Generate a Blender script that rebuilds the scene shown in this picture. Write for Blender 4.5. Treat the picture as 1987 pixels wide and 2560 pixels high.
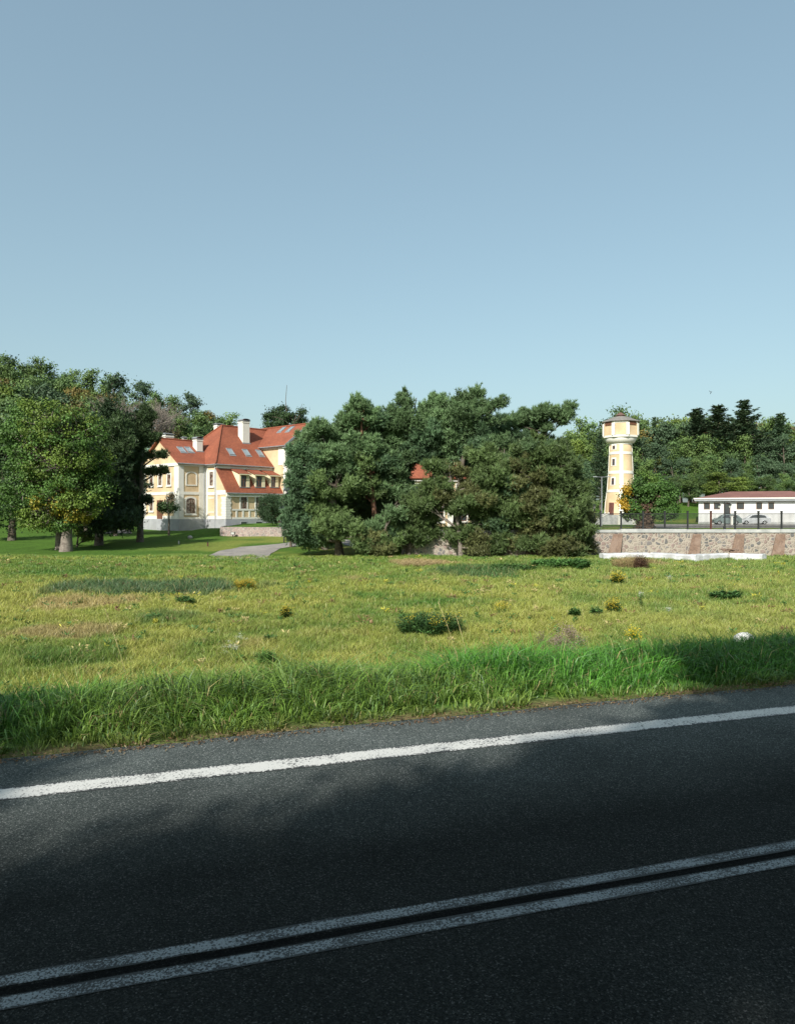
import bpy, math, random
import numpy as np
from mathutils import Vector
rad = math.radians
scene = bpy.context.scene
for o in list(bpy.data.objects): bpy.data.objects.remove(o)
COL = scene.collection
RNG = np.random.default_rng(7)
random.seed(5)

# ------------------------------------------------------------------ camera
CAMZ = 2.3; F = 1800.0; CX = 993.5; CY = 1280.0
cam_d = bpy.data.cameras.new('camera'); cam = bpy.data.objects.new('camera', cam_d); COL.objects.link(cam)
cam.location = (0, 0, CAMZ); cam.rotation_euler = (rad(90), 0, 0)
cam_d.sensor_fit = 'HORIZONTAL'; cam_d.sensor_width = 36.0; cam_d.lens = 36.0 * F / 1987.0
cam_d.clip_start = 0.05; cam_d.clip_end = 5000
scene.camera = cam

# ------------------------------------------------------------------ light
ELEV = rad(35); SAZ = Vector((-0.41, -0.912)).normalized()
SUN = Vector((SAZ.x * math.cos(ELEV), SAZ.y * math.cos(ELEV), math.sin(ELEV)))
w = bpy.data.worlds.new("World"); scene.world = w; w.use_nodes = True
wn = w.node_tree.nodes; wl = w.node_tree.links
bg = wn['Background']
sky = wn.new('ShaderNodeTexSky'); sky.sky_type = 'NISHITA'; sky.sun_disc = False
sky.sun_elevation = ELEV; sky.sun_rotation = math.atan2(SAZ.x, SAZ.y) % (2 * math.pi)
sky.air_density = 1.0; sky.dust_density = 3.0; sky.ozone_density = 1.0
tint = wn.new('ShaderNodeVectorMath'); tint.operation = 'MULTIPLY'; tint.inputs[1].default_value = (1.24, 1.46, 1.40)   # clear, slightly hazy cyan autumn air
gm = wn.new('ShaderNodeGamma'); gm.inputs[1].default_value = 0.6; wl.new(sky.outputs[0], gm.inputs[0])
wl.new(gm.outputs[0], tint.inputs[0]); wl.new(tint.outputs[0], bg.inputs[0]); bg.inputs[1].default_value = 0.15
sd = bpy.data.lights.new('sun', 'SUN'); sd.energy = 5.0; sd.angle = rad(0.5); sd.color = (1.0, 0.955, 0.88)
sun = bpy.data.objects.new('sun', sd); COL.objects.link(sun)
sun.rotation_euler = (-SUN).to_track_quat('-Z', 'Y').to_euler(); sun.location = (0, 0, 60)
scene.view_settings.view_transform = 'Standard'; scene.view_settings.look = 'None'
scene.view_settings.exposure = 0.5; scene.view_settings.gamma = 1.0
scene.cycles.max_bounces = 6; scene.cycles.diffuse_bounces = 3; scene.cycles.transmission_bounces = 3

# ------------------------------------------------------------------ geometry of the place
RD = np.array([0.96, 0.281]); RD = RD / np.linalg.norm(RD); RN = np.array([-RD[1], RD[0]])
def sm(a, b, x):
    t = np.clip((np.asarray(x, float) - a) / (b - a), 0, 1); return t * t * (3 - 2 * t)
def us(x, y): return RN[0] * x + RN[1] * y, RD[0] * x + RD[1] * y
def zroad(s): return 0.36 * np.tanh(s / 40.0)
def G(x, y):
    x = np.asarray(x, float); y = np.asarray(y, float)
    u, s = us(x, y)
    base = np.interp(y, [0, 20, 60, 72, 85, 98, 110, 130, 170, 400], [-1.35, -1.4, -1.5, -1.4, -0.95, -0.4, -0.1, 0.1, 1.5, 6])
    base = base + 0.05 * np.sin(x * 0.35 + 1.3) * np.sin(y * 0.23) + 0.03 * np.sin(x * 0.9 + y * 0.6)
    hill = np.interp(x, [-200, -120, -81, -46, -39, -30, -10], [24, 22, 19, 10.5, 5, 2, 0]) * sm(122, 172, y)
    wr = sm(62.15, 62.7, y) * sm(-3.5, 0.5, x)
    terr = np.interp(y, [60, 62, 80, 112, 122, 142, 170, 400], [0.62, 0.62, 0.55, 0.38, 0.7, 4.0, 4.6, 6.0])
    zm = base * (1 - wr) + terr * wr + hill
    # raised terrace in front of the mansion
    bank = sm(7.9, 14.5, u)
    zr = zroad(s)
    z = zr * (1 - bank) + zm * bank
    z = np.where(u < 7.45, zr - 0.05 * sm(7.9, 7.45, u), z)
    return z
def P(px, py, Y):
    return Vector(((px - CX) / F * Y, Y, CAMZ - (py - CY) / F * Y))
def PX(px, Y): return (px - CX) / F * Y
def GH(px, py):
    """point of the ground seen at a pixel"""
    a = (px - CX) / F; b = -(py - CY) / F
    ys = np.linspace(2, 250, 6000)
    d = CAMZ + b * ys - G(a * ys, ys)
    i = int(np.argmax(d < 0))
    y = ys[i]
    return Vector((a * y, y, float(G(a * y, y))))
def g(x, y): return float(G(x, y))

# ------------------------------------------------------------------ materials
def new_mat(name):
    m = bpy.data.materials.new(name); m.use_nodes = True
    nt = m.node_tree; return m, nt.nodes, nt.links, nt.nodes['Principled BSDF']
def setspec(b, v):
    if 'Specular IOR Level' in b.inputs: b.inputs['Specular IOR Level'].default_value = v
def mat(name, c1, c2=None, scale=3.0, rough=0.8, bump=0.0, bscale=20.0, metal=0.0, spec=0.3, detail=6, c3=None, scale3=0.3, k3=0.5):
    m, n, l, b = new_mat(name); c1 = tuple(c * 0.76 for c in c1); c2 = tuple(c * 0.76 for c in c2) if c2 else None; c3 = tuple(c * 0.76 for c in c3) if c3 else None
    b.inputs['Roughness'].default_value = rough; b.inputs['Metallic'].default_value = metal; setspec(b, spec)
    tc = n.new('ShaderNodeTexCoord')
    if c2 is None: c2 = tuple(min(1, c * 0.82) for c in c1)
    nz = n.new('ShaderNodeTexNoise'); nz.inputs['Scale'].default_value = scale; nz.inputs['Detail'].default_value = detail
    l.new(tc.outputs['Object'], nz.inputs['Vector'])
    rp = n.new('ShaderNodeValToRGB'); rp.color_ramp.elements[0].position = 0.35; rp.color_ramp.elements[1].position = 0.65
    rp.color_ramp.elements[0].color = (*c1, 1); rp.color_ramp.elements[1].color = (*c2, 1)
    l.new(nz.outputs['Fac'], rp.inputs['Fac']); out = rp.outputs['Color']
    if c3 is not None:
        n3 = n.new('ShaderNodeTexNoise'); n3.inputs['Scale'].default_value = scale3; n3.inputs['Detail'].default_value = 4
        l.new(tc.outputs['Object'], n3.inputs['Vector'])
        r3 = n.new('ShaderNodeValToRGB'); r3.color_ramp.elements[0].position = 0.45; r3.color_ramp.elements[1].position = 0.62
        r3.color_ramp.elements[0].color = (0, 0, 0, 1); r3.color_ramp.elements[1].color = (k3, k3, k3, 1)
        l.new(n3.outputs['Fac'], r3.inputs['Fac'])
        mx = n.new('ShaderNodeMixRGB'); l.new(r3.outputs['Color'], mx.inputs['Fac']); l.new(out, mx.inputs[1]); mx.inputs[2].default_value = (*c3, 1)
        out = mx.outputs[0]
    l.new(out, b.inputs['Base Color'])
    if bump:
        nb = n.new('ShaderNodeTexNoise'); nb.inputs['Scale'].default_value = bscale; nb.inputs['Detail'].default_value = 5
        l.new(tc.outputs['Object'], nb.inputs['Vector'])
        bp = n.new('ShaderNodeBump'); bp.inputs['Strength'].default_value = bump; bp.inputs['Distance'].default_value = 0.05
        l.new(nb.outputs['Fac'], bp.inputs['Height']); l.new(bp.outputs['Normal'], b.inputs['Normal'])
    return m
def leaf_mat(name, trans=0.28, rough=0.55, vary=0.25, spec=0.25):
    m, n, l, b = new_mat(name)
    at = n.new('ShaderNodeAttribute'); at.attribute_name = 'col'
    oi = n.new('ShaderNodeObjectInfo')
    mr = n.new('ShaderNodeMapRange'); mr.inputs['To Min'].default_value = 1 - vary; mr.inputs['To Max'].default_value = 1 + vary
    l.new(oi.outputs['Random'], mr.inputs['Value'])
    mu = n.new('ShaderNodeVectorMath'); mu.operation = 'SCALE'
    l.new(at.outputs['Color'], mu.inputs[0]); l.new(mr.outputs[0], mu.inputs['Scale'])
    l.new(mu.outputs[0], b.inputs['Base Color']); b.inputs['Roughness'].default_value = rough; setspec(b, spec)
    tr = n.new('ShaderNodeBsdfTranslucent')
    l.new(mu.outputs[0], tr.inputs['Color'])
    mx = n.new('ShaderNodeMixShader'); mx.inputs[0].default_value = trans
    l.new(b.outputs[0], mx.inputs[1]); l.new(tr.outputs[0], mx.inputs[2])
    l.new(mx.outputs[0], n['Material Output'].inputs['Surface'])
    return m
M = {}
M['leaf'] = leaf_mat('broad_leaf', 0.16)
M['needle'] = leaf_mat('needle', 0.12, rough=0.5)
M['grass'] = leaf_mat('grass_blade', 0.3, rough=0.45, vary=0.0, spec=0.35)
M['bark'] = mat('bark', (0.17, 0.135, 0.10), (0.075, 0.058, 0.045), 6, 0.95, 0.8, 25, c3=(0.22, 0.21, 0.18), scale3=2.0)
M['bark_red'] = mat('bark_red', (0.24, 0.12, 0.07), (0.10, 0.06, 0.045), 5, 0.95, 0.8, 25)
M['bark_grey'] = mat('bark_grey', (0.30, 0.26, 0.22), (0.16, 0.13, 0.11), 5, 0.95, 0.9, 18)
M['twig_grey'] = mat('twig_grey', (0.30, 0.26, 0.22), (0.20, 0.17, 0.15), 5, 0.95)
M['yellow'] = mat('ochre_render', (0.74, 0.58, 0.37), (0.70, 0.53, 0.33), 0.6, 0.9, 0.15, 30, c3=(0.56, 0.40, 0.24), scale3=0.45, k3=0.7)
M['cream'] = mat('cream_render', (0.82, 0.73, 0.50), (0.78, 0.68, 0.45), 0.7, 0.9, 0.1, 30)
M['white'] = mat('white_trim', (0.82, 0.80, 0.73), (0.76, 0.74, 0.67), 0.9, 0.85, 0.1, 25)
M['plinth'] = mat('grey_plinth', (0.42, 0.43, 0.44), (0.36, 0.37, 0.39), 1.2, 0.9, 0.2, 25, c3=(0.30, 0.30, 0.30), scale3=0.8)
M['zinc'] = mat('zinc', (0.42, 0.44, 0.46), (0.34, 0.36, 0.38), 2, 0.45, metal=0.4)
M['woodbrown'] = mat('brown_joinery', (0.20, 0.085, 0.05), (0.14, 0.06, 0.035), 4, 0.6)
M['door'] = mat('door_wood', (0.16, 0.06, 0.045), (0.11, 0.045, 0.035), 4, 0.6)
M['iron'] = mat('black_iron', (0.025, 0.027, 0.028), (0.018, 0.018, 0.02), 8, 0.5, spec=0.5)
M['rust'] = mat('rusty_iron', (0.12, 0.045, 0.03), (0.07, 0.03, 0.025), 8, 0.7)
M['concrete'] = mat('pale_concrete', (0.55, 0.55, 0.53), (0.42, 0.43, 0.43), 2.5, 0.9, 0.3, 20, c3=(0.30, 0.31, 0.30), scale3=1.2)
M['slab'] = mat('white_slab', (0.70, 0.71, 0.73), (0.60, 0.61, 0.63), 1.5, 0.85, 0.25, 15, c3=(0.42, 0.42, 0.42), scale3=1.5, k3=0.7)
M['whitewall'] = mat('white_plaster', (0.80, 0.80, 0.79), (0.74, 0.74, 0.74), 0.8, 0.9, 0.1, 20, c3=(0.62, 0.62, 0.60), scale3=0.5, k3=0.5)
M['towerroof'] = mat('lead_sheet', (0.27, 0.25, 0.23), (0.20, 0.185, 0.17), 3, 0.7)
M['capred'] = mat('rust_cap', (0.20, 0.11, 0.085), (0.13, 0.08, 0.07), 4, 0.8)
M['gravel'] = mat('gravel_drive', (0.34, 0.31, 0.29), (0.22, 0.205, 0.195), 2.5, 0.95, 0.5, 40, c3=(0.42, 0.38, 0.33), scale3=0.35)
M['rubber'] = mat('rubber', (0.02, 0.02, 0.02), None, 5, 0.8)
M['alloy'] = mat('alloy', (0.55, 0.56, 0.57), None, 5, 0.35, metal=0.7)
M['rock'] = mat('pale_rock', (0.78, 0.77, 0.74), (0.55, 0.54, 0.52), 6, 0.85, 0.5, 15)
M['flower'] = mat('yellow_petal', (0.75, 0.55, 0.03), (0.65, 0.42, 0.02), 8, 0.7)
M['umbel'] = mat('white_petal', (0.75, 0.76, 0.72), None, 8, 0.7)
M['feather'] = mat('dark_feather', (0.05, 0.055, 0.06), None, 5, 0.8)
M['lamp_glass'] = mat('milky_glass', (0.65, 0.65, 0.62), None, 5, 0.3)
M['lawn_stone'] = mat('lawn_stone', (0.5, 0.48, 0.45), (0.35, 0.33, 0.31), 5, 0.9)

def glass_mat():
    m, n, l, b = new_mat('window_glass')
    b.inputs['Base Color'].default_value = (0.035, 0.04, 0.045, 1); b.inputs['Roughness'].default_value = 0.08; setspec(b, 0.6)
    return m
M['glass'] = glass_mat()
def curtain_mat():
    m, n, l, b = new_mat('pane_with_curtain')
    tc = n.new('ShaderNodeTexCoord'); nz = n.new('ShaderNodeTexNoise'); nz.inputs['Scale'].default_value = 2.2
    l.new(tc.outputs['Object'], nz.inputs['Vector'])
    rp = n.new('ShaderNodeValToRGB'); rp.color_ramp.elements[0].position = 0.42; rp.color_ramp.elements[1].position = 0.6
    rp.color_ramp.elements[0].color = (0.05, 0.03, 0.025, 1); rp.color_ramp.elements[1].color = (0.26, 0.22, 0.18, 1)
    l.new(nz.outputs['Fac'], rp.inputs['Fac']); l.new(rp.outputs['Color'], b.inputs['Base Color'])
    b.inputs['Roughness'].default_value = 0.15
    return m
M['curtain'] = curtain_mat()
def skylight_mat():
    m, n, l, b = new_mat('skylight_glass')
    b.inputs['Base Color'].default_value = (0.22, 0.26, 0.28, 1); b.inputs['Roughness'].default_value = 0.06; setspec(b, 0.8)
    return m
M['skylight'] = skylight_mat()
def paint_mat(name, c):
    m, n, l, b = new_mat(name)
    b.inputs['Base Color'].default_value = (*c, 1); b.inputs['Roughness'].default_value = 0.3; b.inputs['Metallic'].default_value = 0.3
    b.inputs['Coat Weight'].default_value = 0.5; b.inputs['Coat Roughness'].default_value = 0.1
    return m
M['car_green'] = paint_mat('car_grey_green', (0.15, 0.19, 0.185)); M['car_grey'] = paint_mat('car_silver', (0.45, 0.46, 0.48))

def tile_mat(name, c1, c2, c3):
    m, n, l, b = new_mat(name)
    b.inputs['Roughness'].default_value = 0.75; setspec(b, 0.3)
    tc = n.new('ShaderNodeTexCoord'); nz = n.new('ShaderNodeTexNoise'); nz.inputs['Scale'].default_value = 3.4; nz.inputs['Detail'].default_value = 8
    nz.inputs['Roughness'].default_value = 0.7
    l.new(tc.outputs['Object'], nz.inputs['Vector'])
    rp = n.new('ShaderNodeValToRGB'); rp.color_ramp.elements[0].position = 0.3; rp.color_ramp.elements[1].position = 0.7
    rp.color_ramp.elements[0].color = (*c1, 1); rp.color_ramp.elements[1].color = (*c2, 1); e = rp.color_ramp.elements.new(0.52); e.color = (*c3, 1)
    l.new(nz.outputs['Fac'], rp.inputs['Fac'])
    # tile courses: horizontal bands by height
    sx = n.new('ShaderNodeSeparateXYZ'); l.new(tc.outputs['Object'], sx.inputs[0])
    ml = n.new('ShaderNodeMath'); ml.operation = 'MULTIPLY'; ml.inputs[1].default_value = 5.0; l.new(sx.outputs['Z'], ml.inputs[0])
    fr = n.new('ShaderNodeMath'); fr.operation = 'FRACT'; l.new(ml.outputs[0], fr.inputs[0])
    bp = n.new('ShaderNodeBump'); bp.inputs['Strength'].default_value = 0.6; bp.inputs['Distance'].default_value = 0.03
    l.new(fr.outputs[0], bp.inputs['Height']); l.new(bp.outputs['Normal'], b.inputs['Normal'])
    n4 = n.new('ShaderNodeTexNoise'); n4.inputs['Scale'].default_value = 0.35; l.new(tc.outputs['Object'], n4.inputs['Vector'])
    r4 = n.new('ShaderNodeMapRange'); r4.inputs['From Min'].default_value = 0.3; r4.inputs['From Max'].default_value = 0.7; r4.inputs['To Min'].default_value = 0.85; r4.inputs['To Max'].default_value = 1.15
    l.new(n4.outputs['Fac'], r4.inputs['Value'])
    mu = n.new('ShaderNodeVectorMath'); mu.operation = 'SCALE'; l.new(rp.outputs['Color'], mu.inputs[0]); l.new(r4.outputs[0], mu.inputs['Scale'])
    l.new(mu.outputs[0], b.inputs['Base Color'])
    return m
M['tile'] = tile_mat('red_tile', (0.16, 0.047, 0.027), (0.285, 0.092, 0.046), (0.215, 0.066, 0.035))
M['tile_dull'] = tile_mat('dull_red_tile', (0.15, 0.075, 0.065), (0.20, 0.105, 0.09), (0.18, 0.085, 0.07))

def rubble_mat(name, scale, mortar, cols, edge=0.06, flat=1.0):
    m, n, l, b = new_mat(name); cols = [tuple(v * 0.74 for v in c) for c in cols]; mortar = tuple(v * 0.74 for v in mortar)
    b.inputs['Roughness'].default_value = 0.9; setspec(b, 0.2)
    tc = n.new('ShaderNodeTexCoord')
    nzw = n.new('ShaderNodeTexNoise'); nzw.inputs['Scale'].default_value = scale * 0.8
    l.new(tc.outputs['Object'], nzw.inputs['Vector'])
    mxv = n.new('ShaderNodeMixRGB'); mxv.inputs['Fac'].default_value = 0.12 / scale * 1.2; mxv.blend_type = 'ADD'
    l.new(tc.outputs['Object'], mxv.inputs[1]); l.new(nzw.outputs['Color'], mxv.inputs[2])
    mp = n.new('ShaderNodeMapping'); mp.inputs['Scale'].default_value = (1, 0.35, 1); l.new(mxv.outputs[0], mp.inputs['Vector'])
    v1 = n.new('ShaderNodeTexVoronoi'); v1.inputs['Scale'].default_value = scale; l.new(mp.outputs[0], v1.inputs['Vector'])
    v2 = n.new('ShaderNodeTexVoronoi'); v2.feature = 'DISTANCE_TO_EDGE'; v2.inputs['Scale'].default_value = scale; l.new(mp.outputs[0], v2.inputs['Vector'])
    sep = n.new('ShaderNodeSeparateColor'); l.new(v1.outputs['Color'], sep.inputs[0])
    rp = n.new('ShaderNodeValToRGB'); rp.color_ramp.interpolation = 'CONSTANT'
    k = len(cols)
    rp.color_ramp.elements[0].color = (*cols[0], 1); rp.color_ramp.elements[1].position = (k - 1) / k; rp.color_ramp.elements[1].color = (*cols[-1], 1)
    for i in range(1, k - 1):
        e = rp.color_ramp.elements.new(i / k); e.color = (*cols[i], 1)
    l.new(sep.outputs[0], rp.inputs['Fac'])
    nz = n.new('ShaderNodeTexNoise'); nz.inputs['Scale'].default_value = 6; nz.inputs['Detail'].default_value = 8; nz.inputs['Roughness'].default_value = 0.7; l.new(tc.outputs['Object'], nz.inputs['Vector'])
    mr = n.new('ShaderNodeMapRange'); mr.inputs['From Min'].default_value = 0.25; mr.inputs['From Max'].default_value = 0.75; mr.inputs['To Min'].default_value = 0.5; mr.inputs['To Max'].default_value = 1.4; l.new(nz.outputs['Fac'], mr.inputs['Value'])
    mu = n.new('ShaderNodeVectorMath'); mu.operation = 'SCALE'; l.new(rp.outputs['Color'], mu.inputs[0]); l.new(mr.outputs[0], mu.inputs['Scale'])
    ed = n.new('ShaderNodeValToRGB'); ed.color_ramp.elements[0].position = edge * 0.6; ed.color_ramp.elements[1].position = edge * 1.5
    l.new(v2.outputs['Distance'], ed.inputs['Fac'])
    mx = n.new('ShaderNodeMixRGB'); l.new(ed.outputs['Color'], mx.inputs['Fac']); mx.inputs[1].default_value = (*mortar, 1); l.new(mu.outputs[0], mx.inputs[2])
    l.new(mx.outputs[0], b.inputs['Base Color'])
    bp = n.new('ShaderNodeBump'); bp.inputs['Strength'].default_value = 0.7; bp.inputs['Distance'].default_value = 0.04
    l.new(ed.outputs['Color'], bp.inputs['Height']); l.new(bp.outputs['Normal'], b.inputs['Normal'])
    return m
M['rubble'] = rubble_mat('fieldstone', 3.1, (0.42, 0.37, 0.31), [(0.30, 0.225, 0.20), (0.23, 0.21, 0.205), (0.36, 0.28, 0.245), (0.40, 0.34, 0.29), (0.17, 0.165, 0.165), (0.33, 0.255, 0.23), (0.36, 0.31, 0.27), (0.27, 0.25, 0.24)], 0.10)
M['rubble_pink'] = rubble_mat('pink_fieldstone', 3.2, (0.50, 0.44, 0.39), [(0.42, 0.32, 0.29), (0.32, 0.28, 0.26), (0.48, 0.38, 0.34), (0.38, 0.30, 0.28)], 0.05)
M['brick'] = mat('buttress_brick', (0.25, 0.165, 0.12), (0.16, 0.11, 0.085), 9, 0.95, 0.5, 14, c3=(0.34, 0.25, 0.20), scale3=1.6)

def asphalt_mat():
    m, n, l, b = new_mat('asphalt')
    tc = n.new('ShaderNodeTexCoord')
    v = n.new('ShaderNodeTexVoronoi'); v.inputs['Scale'].default_value = 125; l.new(tc.outputs['Object'], v.inputs['Vector'])
    sep = n.new('ShaderNodeSeparateColor'); l.new(v.outputs['Color'], sep.inputs[0])
    rp = n.new('ShaderNodeValToRGB'); cr = rp.color_ramp; cr.interpolation = 'LINEAR'
    cr.elements[0].color = (0.007, 0.009, 0.0085, 1); cr.elements[1].position = 1.0; cr.elements[1].color = (0.065, 0.066, 0.064, 1)
    e = cr.elements.new(0.55); e.color = (0.0145, 0.0165, 0.016, 1); e = cr.elements.new(0.93); e.color = (0.027, 0.030, 0.028, 1)
    l.new(sep.outputs[0], rp.inputs['Fac'])
    nz = n.new('ShaderNodeTexNoise'); nz.inputs['Scale'].default_value = 0.9; nz.inputs['Detail'].default_value = 5; l.new(tc.outputs['Object'], nz.inputs['Vector'])
    mr = n.new('ShaderNodeMapRange'); mr.inputs['From Min'].default_value = 0.3; mr.inputs['From Max'].default_value = 0.7; mr.inputs['To Min'].default_value = 0.8; mr.inputs['To Max'].default_value = 1.2
    l.new(nz.outputs['Fac'], mr.inputs['Value'])
    # paler asphalt towards the far edge; sunlit strip and lane shade painted into it
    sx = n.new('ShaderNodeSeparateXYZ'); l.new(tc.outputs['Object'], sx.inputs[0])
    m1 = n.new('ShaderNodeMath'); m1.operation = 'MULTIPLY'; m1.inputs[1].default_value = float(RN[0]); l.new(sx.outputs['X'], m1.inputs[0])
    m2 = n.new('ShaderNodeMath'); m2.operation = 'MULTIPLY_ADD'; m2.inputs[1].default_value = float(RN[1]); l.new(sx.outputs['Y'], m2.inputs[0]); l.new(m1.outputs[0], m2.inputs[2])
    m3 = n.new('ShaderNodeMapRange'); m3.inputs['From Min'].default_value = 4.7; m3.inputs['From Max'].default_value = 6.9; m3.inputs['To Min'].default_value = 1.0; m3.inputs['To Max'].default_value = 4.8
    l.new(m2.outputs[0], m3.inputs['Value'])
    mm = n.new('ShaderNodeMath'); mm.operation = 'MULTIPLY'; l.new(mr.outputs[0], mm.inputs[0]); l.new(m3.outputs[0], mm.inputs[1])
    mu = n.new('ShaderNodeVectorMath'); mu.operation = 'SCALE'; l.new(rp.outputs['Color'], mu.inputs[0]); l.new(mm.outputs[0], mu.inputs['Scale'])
    # dark joint between the two centre lines
    jd = n.new('ShaderNodeMath'); jd.operation = 'SUBTRACT'; jd.inputs[1].default_value = 3.852; l.new(m2.outputs[0], jd.inputs[0])
    ja = n.new('ShaderNodeMath'); ja.operation = 'ABSOLUTE'; l.new(jd.outputs[0], ja.inputs[0])
    nj = n.new('ShaderNodeTexNoise'); nj.inputs['Scale'].default_value = 7; l.new(tc.outputs['Object'], nj.inputs['Vector'])
    jm = n.new('ShaderNodeMath'); jm.operation = 'MULTIPLY_ADD'; jm.inputs[1].default_value = -0.03; jm.inputs[2].default_value = 0.0; l.new(nj.outputs['Fac'], jm.inputs[0])
    js = n.new('ShaderNodeMath'); js.operation = 'ADD'; l.new(ja.outputs[0], js.inputs[0]); l.new(jm.outputs[0], js.inputs[1])
    jr = n.new('ShaderNodeMapRange'); jr.inputs['From Min'].default_value = 0.005; jr.inputs['From Max'].default_value = 0.025; jr.inputs['To Min'].default_value = 0.25; jr.inputs['To Max'].default_value = 1.0
    l.new(js.outputs[0], jr.inputs['Value'])
    mu2 = n.new('ShaderNodeVectorMath'); mu2.operation = 'SCALE'; l.new(mu.outputs[0], mu2.inputs[0]); l.new(jr.outputs[0], mu2.inputs['Scale'])
    l.new(mu2.outputs[0], b.inputs['Base Color']); b.inputs['Roughness'].default_value = 0.95; setspec(b, 0.06)
    bp = n.new('ShaderNodeBump'); bp.inputs['Strength'].default_value = 0.9; bp.inputs['Distance'].default_value = 0.006
    l.new(v.outputs['Distance'], bp.inputs['Height']); l.new(bp.outputs['Normal'], b.inputs['Normal'])
    return m
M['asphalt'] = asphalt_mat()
def paintline_mat(name, wear, col, cents, hw, under=(0.032, 0.033, 0.033), sc=48):
    m, n, l, b = new_mat(name)
    tc = n.new('ShaderNodeTexCoord'); nz = n.new('ShaderNodeTexNoise'); nz.inputs['Scale'].default_value = sc; nz.inputs['Detail'].default_value = 5; nz.inputs['Roughness'].default_value = 0.6
    l.new(tc.outputs['Object'], nz.inputs['Vector'])
    n2 = n.new('ShaderNodeTexNoise'); n2.inputs['Scale'].default_value = 3.0; l.new(tc.outputs['Object'], n2.inputs['Vector'])
    ad = n.new('ShaderNodeMath'); ad.operation = 'MULTIPLY_ADD'; ad.inputs[1].default_value = 0.35; l.new(n2.outputs['Fac'], ad.inputs[0]); l.new(nz.outputs['Fac'], ad.inputs[2])
    dt = n.new('ShaderNodeVectorMath'); dt.operation = 'DOT_PRODUCT'; dt.inputs[1].default_value = (float(RN[0]), float(RN[1]), 0); l.new(tc.outputs['Object'], dt.inputs[0])
    prev = None
    for cnt in cents:
        q1 = n.new('ShaderNodeMath'); q1.operation = 'SUBTRACT'; q1.inputs[1].default_value = cnt; l.new(dt.outputs['Value'], q1.inputs[0])
        q2 = n.new('ShaderNodeMath'); q2.operation = 'ABSOLUTE'; l.new(q1.outputs[0], q2.inputs[0])
        if prev is not None:
            q3 = n.new('ShaderNodeMath'); q3.operation = 'MINIMUM'; l.new(prev.outputs[0], q3.inputs[0]); l.new(q2.outputs[0], q3.inputs[1]); prev = q3
        else: prev = q2
    em = n.new('ShaderNodeMapRange'); em.inputs['From Min'].default_value = hw * 0.62; em.inputs['From Max'].default_value = hw; em.inputs['To Min'].default_value = 0.0; em.inputs['To Max'].default_value = -0.22
    l.new(prev.outputs[0], em.inputs['Value'])
    ad2 = n.new('ShaderNodeMath'); ad2.operation = 'ADD'; l.new(ad.outputs[0], ad2.inputs[0]); l.new(em.outputs[0], ad2.inputs[1]); ad = ad2
    rp = n.new('ShaderNodeValToRGB'); rp.color_ramp.elements[0].position = wear - 0.03; rp.color_ramp.elements[1].position = wear + 0.05
    rp.color_ramp.elements[0].color = (*under, 1); rp.color_ramp.elements[1].color = (*col, 1)
    l.new(ad.outputs[0], rp.inputs['Fac'])
    n3 = n.new('ShaderNodeTexNoise'); n3.inputs['Scale'].default_value = 90; l.new(tc.outputs['Object'], n3.inputs['Vector'])
    mr = n.new('ShaderNodeMapRange'); mr.inputs['To Min'].default_value = 0.75; mr.inputs['To Max'].default_value = 1.15; l.new(n3.outputs['Fac'], mr.inputs['Value'])
    mu = n.new('ShaderNodeVectorMath'); mu.operation = 'SCALE'; l.new(rp.outputs['Color'], mu.inputs[0]); l.new(mr.outputs[0], mu.inputs['Scale'])
    l.new(mu.outputs[0], b.inputs['Base Color']); b.inputs['Roughness'].default_value = 0.7
    bp = n.new('ShaderNodeBump'); bp.inputs['Strength'].default_value = 0.6; bp.inputs['Distance'].default_value = 0.005
    l.new(nz.outputs['Fac'], bp.inputs['Height']); l.new(bp.outputs['Normal'], b.inputs['Normal'])
    return m
M['edgepaint'] = paintline_mat('worn_white_paint', 0.57, (0.50, 0.49, 0.46), [6.563], 0.14)
M['centrepaint'] = paintline_mat('worn_shaded_white_paint', 0.66, (0.165, 0.19, 0.20), [3.937, 3.76], 0.054, (0.013, 0.015, 0.0145), 75)  # heavy wear; the white is also dimmed and blued to deepen the road shade

def ground_mat():
    m, n, l, b = new_mat('turf')
    at = n.new('ShaderNodeAttribute'); at.attribute_name = 'col'
    tc = n.new('ShaderNodeTexCoord')
    nz = n.new('ShaderNodeTexNoise'); nz.inputs['Scale'].default_value = 2.5; nz.inputs['Detail'].default_value = 10; nz.inputs['Roughness'].default_value = 0.75
    l.new(tc.outputs['Object'], nz.inputs['Vector'])
    mr = n.new('ShaderNodeMapRange'); mr.inputs['From Min'].default_value = 0.3; mr.inputs['From Max'].default_value = 0.7; mr.inputs['To Min'].default_value = 0.6; mr.inputs['To Max'].default_value = 1.3
    l.new(nz.outputs['Fac'], mr.inputs['Value'])
    mu = n.new('ShaderNodeVectorMath'); mu.operation = 'SCALE'; l.new(at.outputs['Color'], mu.inputs[0]); l.new(mr.outputs[0], mu.inputs['Scale'])
    l.new(mu.outputs[0], b.inputs['Base Color']); b.inputs['Roughness'].default_value = 0.95; setspec(b, 0.1)
    nb = n.new('ShaderNodeTexNoise'); nb.inputs['Scale'].default_value = 9; nb.inputs['Detail'].default_value = 6; l.new(tc.outputs['Object'], nb.inputs['Vector'])
    bp = n.new('ShaderNodeBump'); bp.inputs['Strength'].default_value = 0.8; bp.inputs['Distance'].default_value = 0.12
    l.new(nb.outputs['Fac'], bp.inputs['Height']); l.new(bp.outputs['Normal'], b.inputs['Normal'])
    return m
M['ground'] = ground_mat()

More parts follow.
